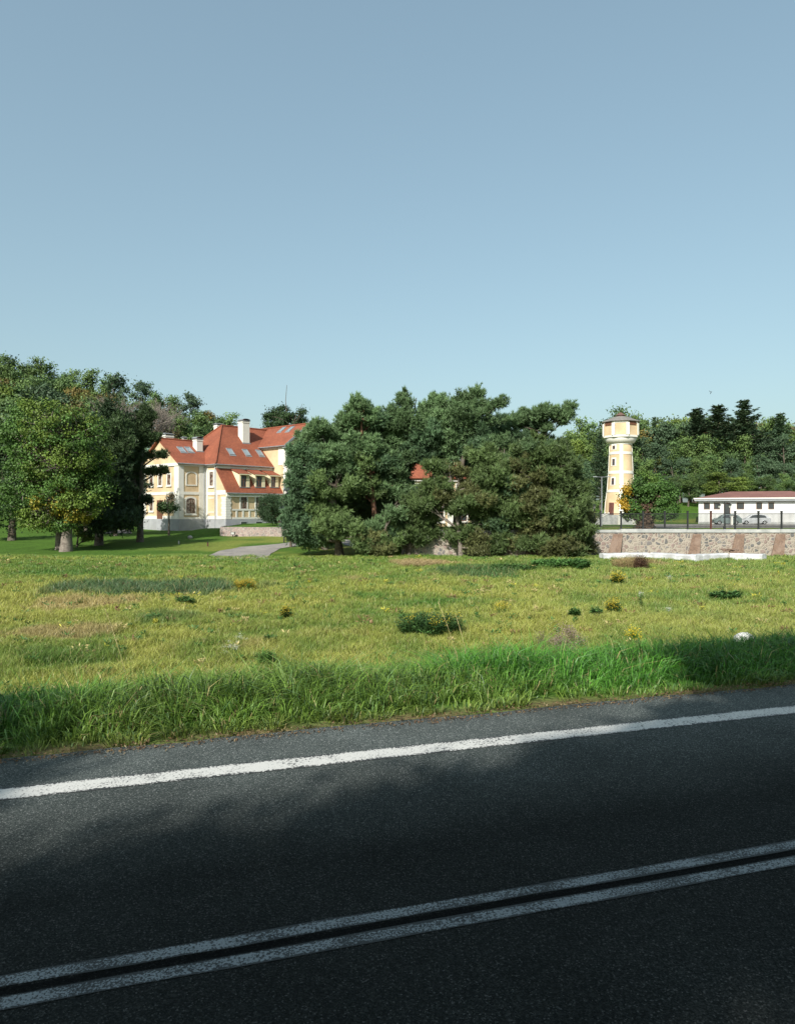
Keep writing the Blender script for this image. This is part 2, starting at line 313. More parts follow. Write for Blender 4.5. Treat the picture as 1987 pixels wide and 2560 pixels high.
# ------------------------------------------------------------------ object helpers
ROOT = {}
def tag(o, label=None, cat=None, group=None, kind=None):
    if label: o['label'] = label
    if cat: o['category'] = cat
    if group: o['group'] = group
    if kind: o['kind'] = kind
    return o
def thing(name, label, cat, loc, group=None):
    o = bpy.data.objects.new(name, None); COL.objects.link(o); o.location = loc; o.empty_display_size = 0.3
    ROOT[o.name] = Vector(loc)
    return tag(o, label, cat, group)
def children(o): return [c for c in bpy.data.objects if c.parent == o]
def offset_of(parent):
    p = parent
    while p is not None and p.parent is not None: p = p.parent
    return ROOT.get(p.name, Vector((0, 0, 0))) if p is not None else Vector((0, 0, 0))
def link_mesh(name, me, m, parent=None):
    o = bpy.data.objects.new(name, me); COL.objects.link(o)
    if m is not None: me.materials.append(m)
    if parent is not None: o.parent = parent
    return o
def np_mesh(name, V, T, col=None, smooth=False):
    me = bpy.data.meshes.new(name)
    V = np.ascontiguousarray(V, dtype=np.float32); T = np.ascontiguousarray(T, dtype=np.int32)
    k = T.shape[1]
    me.vertices.add(len(V)); me.vertices.foreach_set('co', V.ravel())
    me.loops.add(T.size); me.loops.foreach_set('vertex_index', T.ravel())
    me.polygons.add(len(T)); me.polygons.foreach_set('loop_start', np.arange(0, T.size, k, dtype=np.int32))
    me.update(calc_edges=True)
    if smooth: me.polygons.foreach_set('use_smooth', np.ones(len(T), dtype=bool))
    if col is not None:
        ca = me.color_attributes.new(name='col', type='FLOAT_COLOR', domain='POINT')
        rgba = np.ones((len(V), 4), dtype=np.float32); rgba[:, :3] = col
        ca.data.foreach_set('color', rgba.ravel())
    return me
class MB:
    def __init__(s): s.v = []; s.f = []
    def poly(s, pts):
        i = len(s.v); s.v += [tuple(p) for p in pts]; s.f.append(tuple(range(i, i + len(pts))))
    def hexa(s, c):  # 8 corners: bottom 4, top 4
        i = len(s.v); s.v += [tuple(p) for p in c]
        for q in ((0, 3, 2, 1), (4, 5, 6, 7), (0, 1, 5, 4), (1, 2, 6, 5), (2, 3, 7, 6), (3, 0, 4, 7)): s.f.append(tuple(i + k for k in q))
    def box(s, fm, a0, a1, o0, o1, z0, z1):
        s.hexa([fm(a0, o0, z0), fm(a1, o0, z0), fm(a1, o1, z0), fm(a0, o1, z0), fm(a0, o0, z1), fm(a1, o0, z1), fm(a1, o1, z1), fm(a0, o1, z1)])
    def prism(s, fm, pts, o0, o1):
        i = len(s.v); n = len(pts)
        s.v += [tuple(fm(a, o0, z)) for a, z in pts] + [tuple(fm(a, o1, z)) for a, z in pts]
        s.f.append(tuple(i + k for k in range(n))); s.f.append(tuple(i + n + k for k in reversed(range(n))))
        for k in range(n): s.f.append((i + k, i + (k + 1) % n, i + n + (k + 1) % n, i + n + k))
    def ring(s, fm, outer, inner, o0, o1):
        i = len(s.v); n = len(outer)
        for o in (o0, o1):
            s.v += [tuple(fm(a, o, z)) for a, z in outer] + [tuple(fm(a, o, z)) for a, z in inner]
        for k in range(n):
            k2 = (k + 1) % n
            s.f.append((i + 2 * n + k, i + 2 * n + k2, i + 3 * n + k2, i + 3 * n + k))
            s.f.append((i + k, i + n + k, i + n + k2, i + k2))
            s.f.append((i + k, i + k2, i + 2 * n + k2, i + 2 * n + k))
            s.f.append((i + n + k, i + 3 * n + k, i + 3 * n + k2, i + n + k2))
    def slab(s, pts, th):
        pts = [Vector(p) for p in pts]
        nrm = (pts[1] - pts[0]).cross(pts[2] - pts[0]).normalized()
        if nrm.z < 0: nrm = -nrm
        i = len(s.v); n = len(pts)
        s.v += [tuple(p) for p in pts] + [tuple(p - nrm * th) for p in pts]
        s.f.append(tuple(i + k for k in range(n))); s.f.append(tuple(i + n + k for k in reversed(range(n))))
        for k in range(n): s.f.append((i + k, i + n + k, i + n + (k + 1) % n, i + (k + 1) % n))
    def tube(s, pts, rads, n=8, cap=True):
        pts = [Vector(p) for p in pts]; i0 = len(s.v); m = len(pts)
        for j, p in enumerate(pts):
            d = (pts[min(j + 1, m - 1)] - pts[max(j - 1, 0)]).normalized()
            a = d.orthogonal().normalized() if abs(d.z) < 0.95 else Vector((1, 0, 0))
            a = (a - d * a.dot(d)).normalized(); b = d.cross(a)
            for k in range(n):
                t = 2 * math.pi * k / n; s.v.append(tuple(p + (a * math.cos(t) + b * math.sin(t)) * rads[j]))
        for j in range(m - 1):
            for k in range(n):
                k2 = (k + 1) % n; s.f.append((i0 + j * n + k, i0 + j * n + k2, i0 + (j + 1) * n + k2, i0 + (j + 1) * n + k))
        if cap:
            s.f.append(tuple(i0 + k for k in reversed(range(n)))); s.f.append(tuple(i0 + (m - 1) * n + k for k in range(n)))
    def lathe(s, c, prof, n=32, rot=0.0, capb=True, capt=True):
        i0 = len(s.v)
        for r, z in prof:
            for k in range(n):
                t = rot + 2 * math.pi * k / n; s.v.append((c[0] + r * math.cos(t), c[1] + r * math.sin(t), c[2] + z))
        m = len(prof)
        for j in range(m - 1):
            for k in range(n):
                k2 = (k + 1) % n; s.f.append((i0 + j * n + k, i0 + j * n + k2, i0 + (j + 1) * n + k2, i0 + (j + 1) * n + k))
        if capb: s.f.append(tuple(i0 + k for k in reversed(range(n))))
        if capt: s.f.append(tuple(i0 + (m - 1) * n + k for k in range(n)))
    def build(s, name, m, parent=None, smooth=False, bevel=0.0):
        off = offset_of(parent)
        me = bpy.data.meshes.new(name)
        me.from_pydata([(x - off.x, y - off.y, z - off.z) for x, y, z in s.v], [], s.f); me.update()
        if smooth: me.polygons.foreach_set('use_smooth', [True] * len(me.polygons))
        o = link_mesh(name, me, m, parent)
        if bevel:
            b = o.modifiers.new('bevel', 'BEVEL'); b.width = bevel; b.segments = 2
        return o
def frame(ox, oy, ang):
    c, sn = math.cos(ang), math.sin(ang)
    f = lambda s, t, z: Vector((ox + c * s - sn * t, oy + sn * s + c * t, z))
    return f
def dup(root, loc, rotz=0.0, sc=1.0, label=None, group=None):
    r = root.copy(); COL.objects.link(r); r.location = loc; r.rotation_euler = (0, 0, rotz)
    r.scale = (sc, sc, sc) if not isinstance(sc, tuple) else sc
    if label: r['label'] = label
    if group: r['group'] = group
    for ch in list(root.children):
        c = ch.copy(); COL.objects.link(c); c.parent = r
        for gch in list(ch.children):
            d = gch.copy(); COL.objects.link(d); d.parent = c
    return r

# ------------------------------------------------------------------ value noise for colour fields (surface colour of the vegetation itself)
_perm = np.random.default_rng(3).random((64, 64))
def vnoise(x, y, sc):
    x = np.asarray(x) / sc; y = np.asarray(y) / sc
    xi = np.floor(x).astype(int); yi = np.floor(y).astype(int); fx = x - xi; fy = y - yi
    fx = fx * fx * (3 - 2 * fx); fy = fy * fy * (3 - 2 * fy)
    q = lambda a, b: _perm[a % 64, b % 64]
    return (q(xi, yi) * (1 - fx) + q(xi + 1, yi) * fx) * (1 - fy) + (q(xi, yi + 1) * (1 - fx) + q(xi + 1, yi + 1) * fx) * fy
def fbm(x, y, sc): return (vnoise(x, y, sc) + 0.5 * vnoise(x + 31, y + 7, sc / 2.1) + 0.25 * vnoise(x + 11, y + 53, sc / 4.3)) / 1.75
GREEN = np.array([0.075, 0.165, 0.028]); YGREEN = np.array([0.30, 0.31, 0.07]); TAN = np.array([0.38, 0.29, 0.14]); DARK = np.array([0.04, 0.09, 0.03])
LAWN = np.array([0.075, 0.15, 0.022]); BLUEG = np.array([0.06, 0.12, 0.055])
def ell(x, y, cx, cy, rx, ry):
    d = np.sqrt(((x - cx) / rx) ** 2 + ((y - cy) / ry) ** 2) + (fbm(x, y, 1.6) - 0.5) * 0.9
    return 1 - sm(0.75, 1.15, d)
PATCH = [  # px left, px right, near Y, far Y, colour, strength, tallness
    (150, 640, 31.5, 38.5, BLUEG, 0.9, 2.3), (60, 370, 27.5, 31.5, TAN, 0.75, 1.5), (60, 290, 20.5, 23.5, TAN * 0.85, 0.75, 1.2),
    (60, 330, 17.0, 19.8, GREEN * 0.9, 0.7, 1.6), (1060, 1300, 41, 50, DARK * 1.3, 0.85, 2.2), (960, 1140, 50.5, 56, TAN, 0.9, 1.5),
    (1540, 1660, 51, 56, TAN * 0.9, 0.8, 2.0), (1230, 1420, 46, 53, GREEN * 0.8, 0.7, 1.8), (350, 500, 23.5, 26.0, DARK * 1.5, 0.5, 1.5),
    (620, 900, 44, 52, GREEN, 0.5, 1.3), (100, 420, 42, 52, GREEN * 0.9, 0.5, 1.2), (1650, 1900, 29, 34, GREEN, 0.5, 1.4)]
def field(x, y):
    """-> rgb (n,3), tallness (n,)"""
    x = np.asarray(x, float); y = np.asarray(y, float); u, s = us(x, y)
    n1 = fbm(x, y, 6.0); n2 = fbm(x + 100, y + 40, 1.3); n3 = fbm(x + 50, y, 14.0)
    n4 = fbm(x + 7, y + 90, 2.6); k = sm(0.28, 0.60, n1 * 0.45 + n2 * 0.2 + n4 * 0.35)[:, None]
    col = GREEN * (1 - k) + YGREEN * k
    far = sm(33, 46, y + (n1 - .5) * 14)[:, None]
    col = col * (1 - 0.5 * far) + (GREEN * 1.25) * 0.5 * far
    rk = (sm(0.0, 12, x) * 0.35)[:, None]
    col = col * (1 - rk) + np.array([0.22, 0.27, 0.075]) * rk
    tk = (sm(0.60, 0.78, n3 * 0.5 + n2 * 0.5) * 0.7 * sm(60, 40, y))[:, None]
    col = col * (1 - tk) + TAN * 0.9 * tk
    lawn = sm(60, 66, y)[:, None]
    lc = LAWN * (0.75 + 0.5 * n2[:, None]) ; lk = (sm(0.42, 0.62, n1) * 0.65 * sm(-28, -16, x))[:, None]
    lc = lc * (1 - lk) + YGREEN * 0.95 * lk
    col = col * (1 - lawn) + lc * lawn
    strip = (np.exp(-((y - 57.5) / 0.7) ** 2) * sm(-12, -18, x))[:, None] * 0.6
    col = col * (1 - strip) + YGREEN * 1.1 * strip
    tall = 0.75 + 0.6 * n2 + 0.3 * n1
    for l_, r_, y0, y1, c, st, tl in PATCH:
        cy = (y0 + y1) / 2; cxp = PX((l_ + r_) / 2, cy); rx = (PX(r_, cy) - PX(l_, cy)) / 2
        e = ell(x, y, cxp, cy, rx, (y1 - y0) / 2)
        col = col * (1 - st * e[:, None]) + c * st * e[:, None]; tall = tall * (1 - e) + tl * e
    verge = sm(13.6, 12.2, u + (n2 - 0.5) * 2.5)
    vc = GREEN * np.array([0.85, 1.05, 0.8]) * (0.75 + 0.5 * n2[:, None])
    col = col * (1 - verge[:, None]) + vc * verge[:, None]
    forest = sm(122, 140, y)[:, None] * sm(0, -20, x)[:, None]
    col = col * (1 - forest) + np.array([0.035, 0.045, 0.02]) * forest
    return col, tall, verge

# ------------------------------------------------------------------ ground sheet
xs = np.concatenate([[-1500, -800, -400], np.arange(-260, -40, 4.0), np.arange(-40, 40, 0.5), np.arange(40, 260, 4.0), [260, 400, 800, 1500]])
ys = np.concatenate([[-900, -300, -120], np.arange(-60, 0, 3.0), np.arange(0, 62, 0.5), [62.0, 62.15, 62.3, 62.45, 62.6, 62.75, 63], np.arange(64, 200, 1.5), [204, 220, 260, 320, 400, 800, 1500, 2600]])
XX, YY = np.meshgrid(xs, ys)
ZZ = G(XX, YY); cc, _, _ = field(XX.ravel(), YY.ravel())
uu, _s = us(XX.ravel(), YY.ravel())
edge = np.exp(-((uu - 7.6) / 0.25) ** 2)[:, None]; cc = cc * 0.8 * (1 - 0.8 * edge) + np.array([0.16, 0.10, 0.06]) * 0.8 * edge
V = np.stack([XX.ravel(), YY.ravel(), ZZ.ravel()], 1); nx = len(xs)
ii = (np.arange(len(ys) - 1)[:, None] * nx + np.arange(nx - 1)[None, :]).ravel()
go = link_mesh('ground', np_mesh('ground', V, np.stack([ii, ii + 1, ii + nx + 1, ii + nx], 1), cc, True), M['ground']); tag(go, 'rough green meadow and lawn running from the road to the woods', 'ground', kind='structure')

def strip_mesh(name, u0, u1, dz, m, s0=-300, s1=300, wob=0.0, step=1.0, label=None, cat=None):
    # finer where it is near
    ss = np.concatenate([np.arange(s0, -20, 4.0), np.arange(-20, 24, min(step, 0.25)), np.arange(24, s1, 4.0)])
    vs = []; us_ = np.array([u0, u1]) if (u1 - u0) < 0.5 else np.linspace(u0, u1, 9)
    for si in ss:
        for j, u in enumerate(us_):
            uu = u + ((vnoise(np.array([si * 3.0]), np.array([u * 9.0]), 1.0)[0] - 0.5) * wob if (j == 0 or j == len(us_) - 1) else 0)
            p = RD * si + RN * uu; vs.append((p[0], p[1], float(zroad(si)) + dz))
    k = len(us_); i = (np.arange(len(ss) - 1)[:, None] * k + np.arange(k - 1)[None, :]).ravel()
    o = link_mesh(name, np_mesh(name, np.array(vs), np.stack([i, i + k, i + k + 1, i + 1], 1), None, True), m)
    return tag(o, label, cat, kind='structure')
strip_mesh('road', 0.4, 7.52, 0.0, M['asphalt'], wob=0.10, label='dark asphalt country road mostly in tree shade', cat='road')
strip_mesh('edge_line', 6.563 - 0.14, 6.563 + 0.14, 0.004, M['edgepaint'], wob=0.015, label='solid white line along the far edge of the road', cat='road marking')
strip_mesh('centre_line', 3.937 - 0.052, 3.937 + 0.052, 0.004, M['centrepaint'], wob=0.02, label='worn white centre line of the pair, farther from the viewer', cat='road marking')
strip_mesh('centre_line', 3.76 - 0.052, 3.76 + 0.052, 0.004, M['centrepaint'], wob=0.02, label='worn white centre line of the pair, nearer to the viewer', cat='road marking')

# gravel drive
def ribbon(name, A, B, m, n=24, k=8, dz=0.035, label=None, cat='drive'):
    def samp(L, t):
        L = [Vector(p) for p in L]; d = [0]
        for i in range(1, len(L)): d.append(d[-1] + (L[i] - L[i - 1]).length)
        x = t * d[-1]
        for i in range(1, len(L)):
            if x <= d[i] or i == len(L) - 1:
                return L[i - 1].lerp(L[i], (x - d[i - 1]) / max(1e-6, d[i] - d[i - 1]))
    vs = []
    for i in range(n + 1):
        a = samp(A, i / n); b = samp(B, i / n)
        for j in range(k + 1):
            p = a.lerp(b, j / k); vs.append((p.x, p.y, g(p.x, p.y) + dz))
    i = (np.arange(n)[:, None] * (k + 1) + np.arange(k)[None, :]).ravel()
    return tag(link_mesh(name, np_mesh(name, np.array(vs), np.stack([i, i + k + 1, i + k + 2, i + 1], 1), None, True), m), label, cat, kind='structure')
A = [GH(*p) for p in ((520, 1390), (548, 1378), (600, 1368), (660, 1364), (715, 1358), (765, 1352), (830, 1345), (960, 1341))]
B = [GH(*p) for p in ((540, 1397), (590, 1402), (668, 1402), (676, 1385), (700, 1372), (760, 1362), (830, 1354), (960, 1350))]
ribbon('driveway', A, B, M['gravel'], 40, 10, label='grey gravel driveway curving across the lawn to the mansion')
A = [GH(p, 1320) for p in (1600, 1700, 1800, 1950, 2080)]; B = [GH(p, 1311) for p in (1600, 1700, 1800, 1950, 2080)]
ribbon('forecourt', A, B, M['gravel'], 30, 6, label='grey paved forecourt in front of the white building')
A = [GH(p, 1334) for p in (262, 290, 310, 330)]; B = [GH(p, 1325) for p in (272, 290, 310, 325)]
ribbon('path', A, B, M['gravel'], 12, 4, label='pale path seen beneath the dark pines on the left', cat='path')

# ------------------------------------------------------------------ building helpers
def outline(a0, a1, z0, z1, arch, n=8):
    pts = [(a0, z0), (a1, z0)]
    if arch <= 0: return pts + [(a1, z1), (a0, z1)]
    c = (a0 + a1) / 2; hw = (a1 - a0) / 2; zc = z1 - arch
    for k in range(n + 1):
        t = math.pi * k / n; pts.append((c + hw * math.cos(t), zc + arch * math.sin(t)))
    return pts
def window(parent, fm, a0, a1, z0, z1, arch=0.0, sur=0.22, pane='glass', mull=1, trans=1, joinery='woodbrown', sill=True, name='window', proud=0.07, panel=False):
    hw = (a1 - a0) / 2
    inner = outline(a0 + 0.07, a1 - 0.07, z0 + 0.07, z1 - 0.07, arch * 0.85)
    outer = outline(a0, a1, z0, z1, arch)
    b = MB(); b.ring(fm, outer, inner, 0.0, 0.045)
    for k in range(mull):
        x = a0 + (a1 - a0) * (k + 1) / (mull + 1); b.box(fm, x - 0.035, x + 0.035, 0.02, 0.05, z0 + 0.07, z1 - 0.08)
    for k in range(trans):
        z = z0 + (z1 - z0) * (0.62 if trans == 1 else (k + 1) / (trans + 1)); b.box(fm, a0 + 0.07, a1 - 0.07, 0.021, 0.048, z - 0.03, z + 0.03)
    wnd = b.build(name, M[joinery], parent)
    b = MB(); b.prism(fm, inner, 0.0, 0.015); b.build('pane', M[pane], wnd)
    if sur > 0:
        b = MB(); b.ring(fm, outline(a0 - sur, a1 + sur, z0 - sur * 0.6, z1 + sur, arch * 1.15 if arch else 0), outline(a0 - 0.002, a1 + 0.002, z0 - 0.002, z1 + 0.002, arch), 0.0, proud); b.build('surround', M['white'], wnd)
    if sill:
        b = MB(); b.box(fm, a0 - sur - 0.05, a1 + sur + 0.05, 0.0, proud + 0.1, z0 - sur * 0.6 - 0.16, z0 - sur * 0.6 - 0.003); b.build('sill', M['white'], wnd)
    return wnd
def ray_plane(px, py, p0, p1, p2):
    o = Vector((0, 0, CAMZ)); d = Vector(((px - CX) / F, 1, -(py - CY) / F))
    n = (p1 - p0).cross(p2 - p0); t = n.dot(p0 - o) / n.dot(d); return o + d * t

# ------------------------------------------------------------------ the mansion
HX, HY, HA = PX(447, 100.0), 100.0, rad(48)
H = frame(HX, HY, HA); hc, hsn = math.cos(HA), math.sin(HA)
def hs(px, t):
    a = (px - CX) / F; return (a * (HY + hc * t) - HX + hsn * t) / (hc - a * hsn)
def ht(px, s):
    a = (px - CX) / F; return (a * (HY + hsn * s) - HX - hc * s) / (-hsn - a * hc)
def hz(py, s, t): return CAMZ - (py - CY) / F * (HY + hsn * s + hc * t)
def inv(p):
    dx, dy = p.x - HX, p.y - HY; return hc * dx + hsn * dy, -hsn * dx + hc * dy
front = lambda t: (lambda a, o, z: H(a, t - o, z))
left = lambda s: (lambda a, o, z: H(s - o, a, z))
man = thing('mansion', 'large ochre and white mansion with red tiled roofs, dormers and white chimneys', 'mansion', H(0, 0, -0.6))
W = ht(357, 0); zE = 9.2; zP = 1.3; zG = -0.9
sB = hs(515, 0); tB = -2.6; tE = -4.9; sC = 14.2; tC = -5.6; sCe = 22.6; sD = 36.0; tD = 11.0
def quad_wall(b, fm, a0, a1, z0, z1): b.box(fm, a0, a1, -0.4, 0.0, z0, z1)
b = MB()
b.box(H, 0, sB + 1, 0, W, zP, zE)
b.prism(left(0), [(0.0, zE), (W, zE), (W / 2, 12.55)], -0.3, 0.0)      # gable
b.box(H, sB, sC, tB, tD, zP, zE - 0.03)
b.box(H, sB, sC, tE, tB + 0.2, zP, 5.0)
b.prism(left(sB), [(tE, 5.0), (tB, 5.0), (tB, 8.4)], -0.3, 0.0)
b.box(H, sC, sCe, tC, tD + 0.5, zP, 12.3)
b.prism(front(tC), [(sC, 12.3), (sCe, 12.3), ((sC + sCe) / 2, 15.35)], -0.3, 0.0)
b.box(H, sCe, sD, tB, tD, zP, zE - 0.03)
b.build('wall', M['yellow'], man)
b = MB()
b.box(H, -0.12, sB + 1, -0.12, W + 0.12, zG, zP)
b.box(H, sB - 0.12, sC, tE - 0.12, tD, zG, zP - 0.01)
b.box(H, sC - 0.15, sD, tC - 1.2, tD, zG, zP + 0.01)
b.build('plinth', M['plinth'], man)
b = MB()   # white bands, cornices, pilasters
def band(fm, a0, a1, z0, z1, o=0.07): b.box(fm, a0, a1, 0.0, o, z0, z1)
# left gable wall is mostly pale: corner pilasters and bands
L0 = left(0); F0 = front(0)
band(L0, -0.05, W + 0.05, zE - 0.45, zE - 0.02, 0.16); band(L0, 0, W, 4.75, 5.15); band(L0, -0.06, 1.15, zP, zE - 0.45, 0.06); band(L0, W - 1.0, W + 0.05, zP, zE - 0.45, 0.06)
band(L0, 0, W, zP, 1.75, 0.05)
band(F0, -0.055, 0.75, zP, zE - 0.45, 0.062); band(F0, 0, sB, 4.75, 5.15); band(F0, 0, sB, zE - 0.45, zE - 0.02, 0.2); band(F0, sB - 1.15, sB - 0.05, zP, zE - 0.45, 0.064); band(F0, 0.75, sB - 1.15, zP, 1.6, 0.05)
LB = left(sB); FB = front(tB); FE = front(tE); LC = left(sC); FC = front(tC)
band(LB, tE, 0, 4.72, 5.12, 0.07); band(LB, tB, 0, zE - 0.5, zE - 0.05, 0.18); band(LB, tB - 0.02, tB + 0.42, 5.12, zE - 0.5, 0.064); band(LB, tE, tB + 0.2, 5.12, 5.35, 0.05)
band(FB, sB, sC, 8.5, zE - 0.05, 0.2); band(LB, tE + 0.9, 0, zP, 1.75, 0.05); band(LB, tB - 0.35, tB + 0.35, 1.75, 4.72, 0.055)
band(LB, -0.5, 0, 1.75, zE - 0.5, 0.05); band(LB, tB + 0.6, -0.7, 2.2, 2.35, 0.04); band(LB, tB + 0.6, -0.7, 4.2, 4.35, 0.04)
band(FE, sB, sC, 4.45, 4.98, 0.22); band(FE, sB + 1.0, sC, 2.5, 2.72, 0.08); band(FE, sB + 1.0, sC, zP, 1.55, 0.07)
for k in range(9):   # frieze panel dividers under the windows
    a = sB + 1.6 + k * 1.1
    if a < sC - 0.3: band(FE, a, a + 0.28, 1.55, 2.5, 0.06)
band(LC, tC, tB + 4, 11.85, 12.3, 0.16); band(LC, tC, tC + 1.5, 9.3, 11.85, 0.06); band(FC, sC - 0.05, sC + 0.9, 9.3, 12.3, 0.062)
band(FC, sC, sCe, 11.9, 12.28, 0.2); band(FC, sCe - 0.9, sCe, 9.3, 11.9, 0.06)
for zz in (9.15,):
    b.box(H, sC - 0.45, sCe + 0.2, tC - 1.15, tC, zz, zz + 0.22)
band(FB, sCe, sD, 8.7, zE - 0.05, 0.2); band(FB, sCe, sD, 4.75, 5.15, 0.07)
b.build('cornice', M['white'], man)
b = MB()   # the bright projecting lower storeys of the cross wing
b.box(H, sC - 0.3, sC + 3.0, tC - 0.95, tC, zP + 0.02, 9.14); b.box(H, sCe - 2.6, sCe + 0.1, tC - 0.95, tC, zP + 0.02, 9.14)
b.build('pier', M['white'], man)
b = MB()   # quoin of alternating blocks
for k in range(9):
    z0 = zP + 0.02 + k * 0.345; wd = 1.05 if k % 2 == 0 else 0.9
    b.box(H, sB - 0.085, sB + wd * 0.8, tE - 0.085, tE + wd, z0, z0 + 0.325)
b.build('quoin', M['white'], man)
# roofs
zR_A = 12.85; zR = 15.45
rf = MB()
o = 0.45
eA = zE + 0.02
rf.slab([H(-o, -o, eA - 0.1), H(sB, -o, eA - 0.1), H(sB + 5, W / 2, zR_A), H(-o, W / 2, zR_A)], 0.16)
rf.slab([H(-o, W + o, eA - 0.1), H(sB, W + o, eA - 0.1), H(sB + 5, W / 2, zR_A), H(-o, W / 2, zR_A)], 0.16)
tm = 3.7; sh = hs(554.4, tm)
eB0, eB1 = tB - 0.5, tD + 0.4
Bfl = H(sB - o, eB0, zE - 0.12); Bfr = H(sC + 3, eB0, zE - 0.12); Brl = H(sh, tm, zR); Brr = H(sC + 6, tm, zR); Bbl = H(sB - o, eB1, zE - 0.12); Bbr = H(sC + 3, eB1, zE - 0.12)
rf.slab([Bfl, H(sC, eB0, zE - 0.12), H(sC, tm, zR), Brl], 0.16)
rf.slab([H(sC, eB0 + 2.0, zE - 0.12 + 2.0 * (zR - zE + 0.12) / (tm - eB0)), H(sC + 4.2, tm, zR), H(sC, tm, zR)], 0.16)
rf.slab([Bfl, Brl, Bbl], 0.16)
rf.slab([Bbl, Brl, Brr, Bbr], 0.16)
# lean-to over the ground floor projection
zl0, zl1 = 5.02, 8.55
lt0, lt1 = tE - 0.45, tB - 0.02
rf.slab([H(sB - 0.12, lt0, zl0), H(sC - 0.03, lt0, zl0), H(sC - 0.03, lt1, zl1), H(sB - 0.12, lt1, zl1)], 0.14)
# cross wing
sm_ = (sC + sCe) / 2; zC = 12.2; zCR = 15.75
rf.slab([H(sC - 0.5, tC - 0.55, zC), H(sC - 0.5, tD + 0.9, zC), H(sm_, tD + 0.9, zCR), H(sm_, tC - 0.55, zCR)], 0.16)
rf.slab([H(sCe + 0.5, tC - 0.55, zC), H(sCe + 0.5, tD + 0.9, zC), H(sm_, tD + 0.9, zCR), H(sm_, tC - 0.55, zCR)], 0.16)
rf.slab([H(sCe, eB0, zE - 0.12), H(sD + o, eB0, zE - 0.12), H(sD - 5, tm, zR - 0.4), H(sCe, tm, zR - 0.4)], 0.16)
rf.slab([H(sCe, eB1, zE - 0.12), H(sD + o, eB1, zE - 0.12), H(sD - 5, tm, zR - 0.4), H(sCe, tm, zR - 0.4)], 0.16)
rf.slab([H(sD + o, eB0, zE - 0.12), H(sD + o, eB1, zE - 0.12), H(sD - 5, tm, zR - 0.4)], 0.16)
roof = rf.build('roof', M['tile'], man)
# ridge and hip tiles
b = MB()
up = Vector((0, 0, 0.05))
for p, q in ((H(-o, W / 2, zR_A), H(sB + 1.5, W / 2, zR_A)), (Bfl, Brl), (Brl, Brr), (Brl, Bbl), (H(sm_, tC - 0.55, zCR), H(sm_, tD + 0.9, zCR))):
    b.tube([p + up, q + up], [0.13, 0.13], 6)
b.build('ridge_tiles', M['tile'], roof)
# gutters, barge boards, downpipes
b = MB()
for p, q in ((H(-o, -o - 0.06, eA - 0.17), H(sB, -o - 0.06, eA - 0.17)), (H(sB - o - 0.06, eB0, zE - 0.2), H(sB - o - 0.06, -o, zE - 0.2)), (H(sB - o, eB0 - 0.06, zE - 0.2), H(sC, eB0 - 0.06, zE - 0.2)),
             (H(sB - 0.2, lt0 - 0.06, zl0 - 0.1), H(sC - 0.05, lt0 - 0.06, zl0 - 0.1)), (H(sC - 0.56, tC - 0.55, zC - 0.1), H(sC - 0.56, tB + 3, zC - 0.1))):
    b = MB(); b.tube([p, q], [0.075, 0.075], 6); b.build('gutter', M['zinc'], man)
for s_, t_, zt, zb in ((sB - 0.35, -0.12, zE - 0.3, -0.6), (sB - 0.14, tB + 0.12, zE - 0.3, -0.6)):
    b = MB(); p = H(s_, t_, 0)
    b.tube([(p.x, p.y, zt), (p.x, p.y, zb)], [0.06, 0.06], 6); b.build('downpipe', M['zinc'], man)
b = MB()
for sgn in (-1, 1):
    s0 = sm_ + sgn * (sm_ - sC + 0.5)
    pa = H(s0, tC - 0.57, zC - 0.28); pb = H(sm_, tC - 0.57, zCR - 0.3); pc = H(sm_, tC - 0.57, zCR + 0.08); pd = H(s0, tC - 0.57, zC + 0.1)
    dv = H(0, -0.08, 0) - H(0, 0, 0)
    b.hexa([pa, pb, pb + dv, pa + dv, pd, pc, pc + dv, pd + dv])
b.box(H, sC - 0.55, sC + 1.0, tC - 0.62, tC - 0.05, zC - 0.42, zC - 0.3)
b.build('bargeboard', M['zinc'], man)
